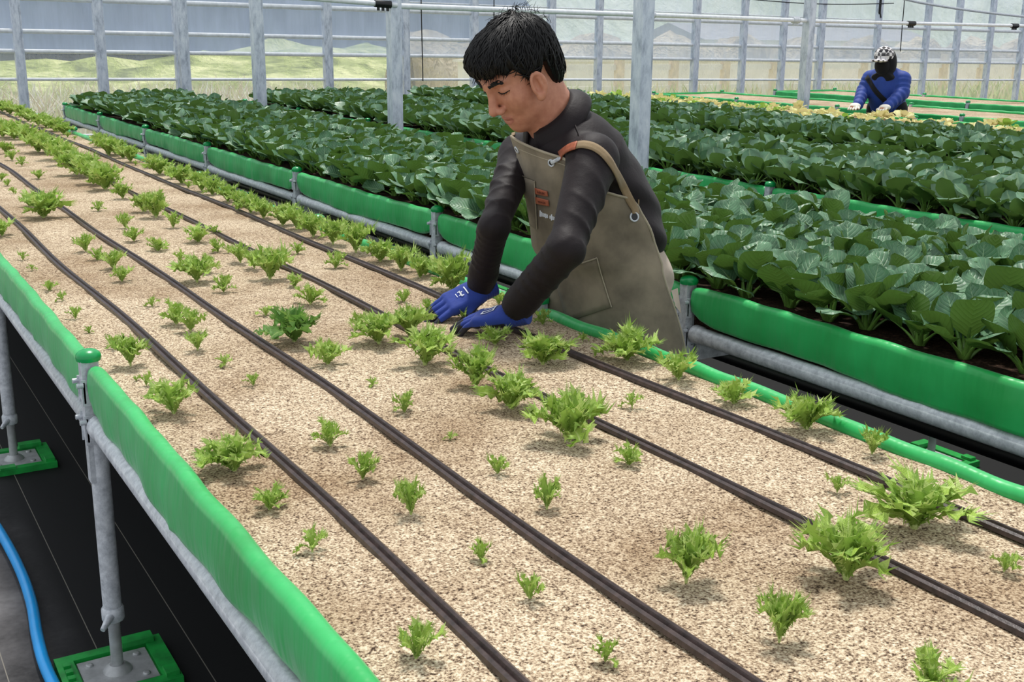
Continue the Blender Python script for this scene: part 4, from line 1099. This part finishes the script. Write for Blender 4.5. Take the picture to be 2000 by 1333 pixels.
# the white script printed on the bib (illegible in the photo: a row of strokes)
b = MB(); q0 = on_apron(1056, 418, .004); q1 = on_apron(1086, 428, .004)
if q0 is not None and q1 is not None:
    dr = (q1 - q0); up_ = np.array([0, 0, 1.])
    for k in range(11):
        t = k / 11
        if k == 6: continue
        hh = 1.35 * [.006, .0045, .0035, .0035, .005, .0035, 0, .003, .006, .0035, .003][k]
        b.obox(q0 + dr * (t + .04) + up_ * hh * .3, dr * .036, up_ * hh, camd * .0008)
    b.obox(q0 + dr * .29, dr * .26, up_ * .0016, camd * .0008)
    b.build('printed_name', M_WHITE, apron)
# grommets
def grommet(px, py, par, bvh=ap_bvh, r=.011):
    h = hit(bvh, px, py, .003)
    if h is None: return None
    p, n = h; a_ = np.cross(n, (0, 0, 1.)); a_ /= np.linalg.norm(a_); c_ = np.cross(n, a_); b = MB()
    b.tube([p + (a_ * math.cos(t) + c_ * math.sin(t)) * r for t in np.linspace(0, 2 * PI, 21)], .0024, 8, False); o = b.build('grommet', M_GALV, par)
    b = MB(); b.tube([p - n * .001, p + n * .001], r * .95, 16); b.build('grommet_hole', M_BLACK, o); return p
for g_ in ((1011, 292), (1078, 318), (1238, 424)): grommet(g_[0], g_[1], apron, ap_bvh, .008 if g_[0] < 1200 else .011)
# shoulder strap: follows the shirt
def strap(pix, wid, name, mat, par, bvh, off=.004, ext=None):
    pts = []
    for (x, y) in pix:
        h = hit(bvh, x, y, off)
        if h is not None: pts.append(h)
    if ext: pts += ext
    n_ = 5; C_ = spline([p for p, n in pts], n_); N_ = spline([n for p, n in pts], n_); P2 = np.zeros((len(C_), 4, 3))
    for i in range(len(C_)):
        d = C_[min(i + 1, len(C_) - 1)] - C_[max(i - 1, 0)]; d /= np.linalg.norm(d) + 1e-9; s_ = np.cross(N_[i], d); s_ /= np.linalg.norm(s_) + 1e-9
        for j in range(4): P2[i, j] = C_[i] + s_ * wid * (j / 3 - .5)
    m = MB(); m.grid(P2); o = m.build(name, mat, par); sm = o.modifiers.new('thick', 'SOLIDIFY'); sm.thickness = .003; sm.offset = 0; return o
both = bvh_of(shirt, apron)
strap([(1124, 286), (1140, 284), (1158, 288), (1175, 299), (1190, 317), (1203, 340), (1216, 364), (1228, 388), (1238, 408), (1240, 418)], .021, 'shoulder_strap', M_STRAP, apron, both)
strap([(1097, 305), (1106, 297), (1116, 291), (1128, 287)], .024, 'leather_tab', M_LEATHER, apron, both, .007)
strap([(1079, 317), (1086, 313), (1094, 309), (1098, 304)], .009, 'swivel_hook', M_GALV, apron, both, .006)
strap([(1003, 268), (1004, 262), (1005, 256), (1004, 251)], .010, 'far_strap', M_STRAP, apron, both, .004)
ps = [hit(shirt_bvh, x, y, .0012) for x, y in ((1108, 196), (1111, 210), (1116, 226), (1122, 242), (1129, 258), (1136, 276))]
b = MB(); b.tube([p[0] for p in ps if p is not None], .0022, 6); b.build('shoulder_seam', M_SHIRT, shirt)
# cross straps behind the back
b = MB(); pb = [hit(both, 1246, 398, .004)[0] if hit(both, 1246, 398) else np.array([1.42, 2.33, 1.08])]
pb = spline([pb[0], pb[0] + (.045, .05, -.01), pb[0] + (.065, .13, -.03), pb[0] + (.05, .25, -.01)], 5)
Pq = np.zeros((len(pb), 2, 3))
for i, p in enumerate(pb): Pq[i, 0] = p + (0, 0, .011); Pq[i, 1] = p - (0, 0, .011)
b.grid(Pq); o = b.build('back_strap', M_STRAP, apron); sm = o.modifiers.new('thick', 'SOLIDIFY'); sm.thickness = .003

# gloves
def make_glove(side, Wp, tip, nup, curl, spread, label):
    """side +1: thumb to the hand's left (right hand), -1: thumb to its right (left hand)"""
    fw = tip - Wp; fw[2] *= .8; L_ = np.linalg.norm(fw); fw = fw / L_; nup = np.array(nup, float); nup = nup - fw * (nup @ fw); nup /= np.linalg.norm(nup); lf = np.cross(nup, fw)
    A = np.stack([fw, lf, nup], 1)
    def xf(v): return v @ A.T + Wp
    s = side; fing = []
    for k, (y0, ln, r_) in enumerate(((.029, .072, .0098), (.010, .080, .0102), (-.010, .074, .0098), (-.028, .058, .0088))):
        y0 *= s; b0 = np.array([.088 - .006 * (k == 3) - .003 * (k == 0), y0, .002]); sp = (y0 * spread); e = -math.radians(curl[k]); p = b0; ch = [b0]
        for q, fr_ in enumerate((.45, .32, .25)):
            d = np.array([math.cos(e), sp * math.cos(e), math.sin(e)]); p = p + d * ln * fr_; ch.append(p); e -= math.radians(curl[k] * (.7 if q == 0 else .45))
        fing.append((ch, r_))
    th = [np.array([.030, .030 * s, -.008]), np.array([.056, .052 * s, -.018]), np.array([.084, .058 * s, -.028]), np.array([.104, .054 * s, -.036])]
    def f(P):
        d = sd_box(P, (.048, 0, 0), (.046, .041, .0155), .014); d = smin(d, sd_box(P, (.016, 0, 0), (.03, .032, .017), .016), .02)
        d = smin(d, sd_cone(P, (.0, 0, .0), (-.052, 0, .006), .0315, .034), .014)
        d = d - .0012 * np.sin(P[0] * 900) * (P[0] < -.012) * (P[0] > -.05)
        for ch, r_ in fing:
            c = None
            for q in range(3):
                e_ = sd_cone(P, ch[q], ch[q + 1], r_ * (1 - .06 * q), r_ * (.94 - .06 * q)); c = e_ if c is None else np.minimum(c, e_)
            d = smin(d, c, .005)
        c = None
        for q in range(3):
            e_ = sd_cone(P, th[q], th[q + 1], .0145 - .0018 * q, .0127 - .0018 * q); c = e_ if c is None else np.minimum(c, e_)
        d = smin(d, c, .009)
        return np.maximum(d, -.05 - P[0])
    v, q = surface(f, (-.06, -.085, -.10), (.19, .085, .05), .0021); v = relax(v, q, 1)
    cen = v[q].mean(1); mi = ((cen[:, 2] < -.006 - .0 * cen[:, 0]) & (cen[:, 0] > .004)) | (cen[:, 0] > .128)
    o = uvmesh('glove', xf(v), q, None, worker, mats=[M_GLOVE, M_GRIP], fmat=mi.astype(np.int32)); o['label'] = label
    return o, xf, A
TL = np.array([.845, 2.492, .768]); TR = np.array([.862, 2.600, .766])
gl, xl, AL = make_glove(-1, WL + np.array([-.004, .012, -.014]), TL, (.10, -.35, 1), (14, 12, 14, 20), 1.5, 'blue glove with a square white mark, nearer hand')
gr, xr, AR = make_glove(+1, WR + np.array([-.008, .003, -.016]), TR, (-.2, -.45, 1), (12, 10, 12, 16), 2.0, 'blue glove with white lettering, farther hand')
gb_l = bvh_of(gl); gb_r = bvh_of(gr)
def ink(xf, A, bars, name, par, bvh):
    b = MB()
    for (x, y, lx, ly) in bars:
        P2 = np.zeros((5, 5, 3))
        for i in range(5):
            for j in range(5):
                o_ = xf(np.array([[x + lx * (i / 4 - .5), y + ly * (j / 4 - .5), .08]]))[0]; loc, nor, i_, ds = bvh.ray_cast(Vector(o_), Vector(-A[:, 2]))
                P2[i, j] = np.array(loc) + A[:, 2] * .0024 if loc is not None else o_ - A[:, 2] * .065
        b.grid(P2)
    return b.build(name, M_WHITE, par)
ink(xl, AL, [(.034, .0, .005, .036), (.052, .016, .034, .004), (.052, .001, .028, .005), (.052, -.015, .034, .004), (.066, .008, .004, .016)], 'white_mark', gl, gb_l)
ink(xr, AR, [(.030, .0, .003, .030), (.046, .0, .004, .020), (.044, .010, .008, .003), (.048, .004, .008, .003), (.044, -.003, .008, .003), (.048, -.009, .008, .003), (.058, -.002, .002, .014)], 'white_lettering', gr, gb_r)
# pale wrist lining above the farther glove
b = MB(); ax = (ER - WR) / np.linalg.norm(ER - WR); b.tube([WR - ax * .012, WR + ax * .03], .0335, 16); b.build('wrist_lining', simple('pale_lining', (196, 186, 184), .7, 0, 40, .06, .1), worker)

# ------------------------------------------------------------------ the distant worker in blue
M_BLUEJ = cloth('blue_jacket', (36, 64, 144), .6); M_DARK = cloth('black_cloth', (14, 14, 18), .8); M_GLW = cloth('white_glove', (236, 230, 218), .8)
t = NT('plaid_cloth'); v_ = t.coord('Object'); ck = t.n('ShaderNodeTexChecker'); ck.inputs['Scale'].default_value = 30; t.l(v_, ck.inputs['Vector'])
n_ = t.noise(v_, 24, 2); cc = t.mix(ck.outputs['Fac'], (226, 222, 222), (38, 36, 42)); cc = t.mix(t.ramp(n_, [(.45, (0, 0, 0)), (.55, (120, 120, 120))]), cc, (210, 204, 206)); t.set(cc, .8); M_PLAID = t.m
bp = at_x(1733, 205, 8.78); BX, BY = 8.78, float(bp[1])
BO = np.array([BX, BY, 0.0])
TD = at_x(1713, 150, 8.62)
ff = np.array([-.86, -.32, 0]); ff /= np.linalg.norm(ff); ll = np.cross((0, 0, 1.), ff)
def bw(f_, l_, z): return BO + ff * f_ + ll * l_ + np.array([0, 0, z])
hc2 = bw(.20, .0, 1.29)
def f_body2(P):
    d = sd_ell(P, hc2 - (0, 0, .01), (.070, .064, .095)); d = smin(d, sd_cone(P, hc2 + (0, 0, -.05), bw(.10, 0, 1.14), .05, .06), .03)
    d = smin(d, sd_cone(P, bw(0, 0, .85), bw(.10, 0, 1.10), .12, .12), .04)
    for s in (-1, 1):
        d = smin(d, sd_cone(P, bw(0, s * .09, .85), bw(0, s * .11, .06), .09, .05), .03)
        d = smin(d, sd_ell(P, bw(.06, s * .11, .05), (.11, .07, .05)), .02)
        d = smin(d, sd_ell(P, bw(.46, s * .150, .845), (.06, .045, .03)), .01)
    n2 = hc2 + ff * .068 - np.array([0, 0, .03]); d = smin(d, sd_sph(P, n2, .016), .012)
    return d
lo2 = bw(.22, 0, .7) - (.62, .62, .72); hi2 = bw(.22, 0, .7) + (.62, .62, .8)
blue = sdf_obj('person', f_body2, lo2, hi2, .014, M_SKIN, None, 1)
tag(blue, 'distant person in a blue jacket and plaid hat bending over yellowed leaves', 'person')
def f_jack(P):
    d = sd_cone(P, bw(-.02, 0, .82), bw(.07, 0, 1.02), .175, .17); d = smin(d, sd_cone(P, bw(.05, 0, 1.0), bw(.10, 0, 1.11), .17, .13), .05)
    for s in (-1, 1):
        sh, el, wr = bw(.09, s * .165, 1.11), bw(.16, s * .200, .98), bw(.38, s * .150, .865)
        d = smin(d, sd_cone(P, bw(.09, s * .08, 1.13), sh, .085, .075), .04)
        c, t_ = sd_cone(P, sh, el, .078, .066, True); d = smin(d, c + .005 * np.sin(t_ * 20), .025); c, t_ = sd_cone(P, el, wr, .066, .05, True); d = smin(d, c + .005 * np.sin(t_ * 24), .02)
    return np.maximum(d, .74 - P[2])
sdf_obj('jacket', f_jack, lo2, hi2, .011, M_BLUEJ, blue, 1)
for s in (-1, 1):
    def f_g(P):
        c0 = bw(.42, s * .150, .855); d = sd_ell(P, c0 + ff * .03, (.06, .05, .032))
        for k in range(4): d = smin(d, sd_cone(P, c0 + ff * .06 + ll * (k - 1.5) * .02, c0 + ff * (.115 - .008 * abs(k - 1.5)) + ll * (k - 1.5) * .026 + np.array([0, 0, -.03]), .011, .009), .006)
        return smin(d, sd_cone(P, c0 + ff * .02 - ll * s * .03, c0 + ff * .075 - ll * s * .06 + np.array([0, 0, -.02]), .012, .010), .008)
    c1 = bw(.47, s * .150, .85); sdf_obj('glove', f_g, c1 - (.15, .15, .09), c1 + (.15, .15, .07), .006, M_GLW, blue, 1)
sdf_obj('trousers', lambda P: np.maximum(smin(smin(sd_cone(P, bw(0, .09, .82), bw(0, .11, .12), .115, .075), sd_cone(P, bw(0, -.09, .82), bw(0, -.11, .12), .115, .075), .03), sd_sph(P, bw(-.01, 0, .80), .15), .03), P[2] - .9), bw(0, 0, .5) - (.3, .3, .48), bw(0, 0, .5) + (.3, .3, .42), .014, M_DARK, blue, 1)
def f_hat(P):
    d = sd_ell(P, hc2 + (0, 0, .045) + ff * .0, (.100, .092, .092)); d = np.maximum(d, hc2[2] + .015 - P[2])
    br = sd_ell(P, hc2 + ff * .11 + np.array([0, 0, .0]), (.080, .082, .017)); return smin(d, br, .02)
hat = sdf_obj('sun_hat', f_hat, hc2 - (.3, .3, .12), hc2 + (.3, .3, .2), .007, M_PLAID, blue, 1)
sdf_obj('neck_cover', lambda P: np.maximum(smin(sd_ell(P, hc2 - ff * .045 + ll * .02 - np.array([0, 0, .03]), (.088, .094, .15)), sd_ell(P, hc2 - ff * .03 - np.array([0, 0, .16]), (.11, .12, .05)), .03), -(sum((P[i] - hc2[i]) * -ff[i] for i in range(3)) + .03)), hc2 - (.25, .25, .3), hc2 + (.25, .25, .2), .008, M_DARK, blue, 1)
sdf_obj('face_mask', lambda P: np.maximum(sd_ell(P, hc2 - np.array([0, 0, .045]), (.088, .080, .100)), P[2] - hc2[2] - .0), hc2 - (.2, .2, .2), hc2 + (.2, .2, .1), .008, M_DARK, blue, 1)
jb = bvh_of(*[o for o in blue.children if o.name.startswith('jacket')])
P2 = []
for k in range(12):
    t = k / 11; p = bw(.6, -.17 + .30 * t, 1.13 - .30 * t)
    loc, nor, i_, ds = jb.ray_cast(Vector(p), Vector(-ff))
    if loc is not None: P2.append(np.array(loc) + ff * .006)
Pq = np.zeros((len(P2), 3, 3))
for i, p in enumerate(P2):
    for j in range(3): Pq[i, j] = p + (ll * .6 + np.array([0, 0, .8])) * .024 * (j - 1)
b = MB(); b.grid(Pq); o = b.build('cross_strap', M_DARK, blue); sm = o.modifiers.new('thick', 'SOLIDIFY'); sm.thickness = .004
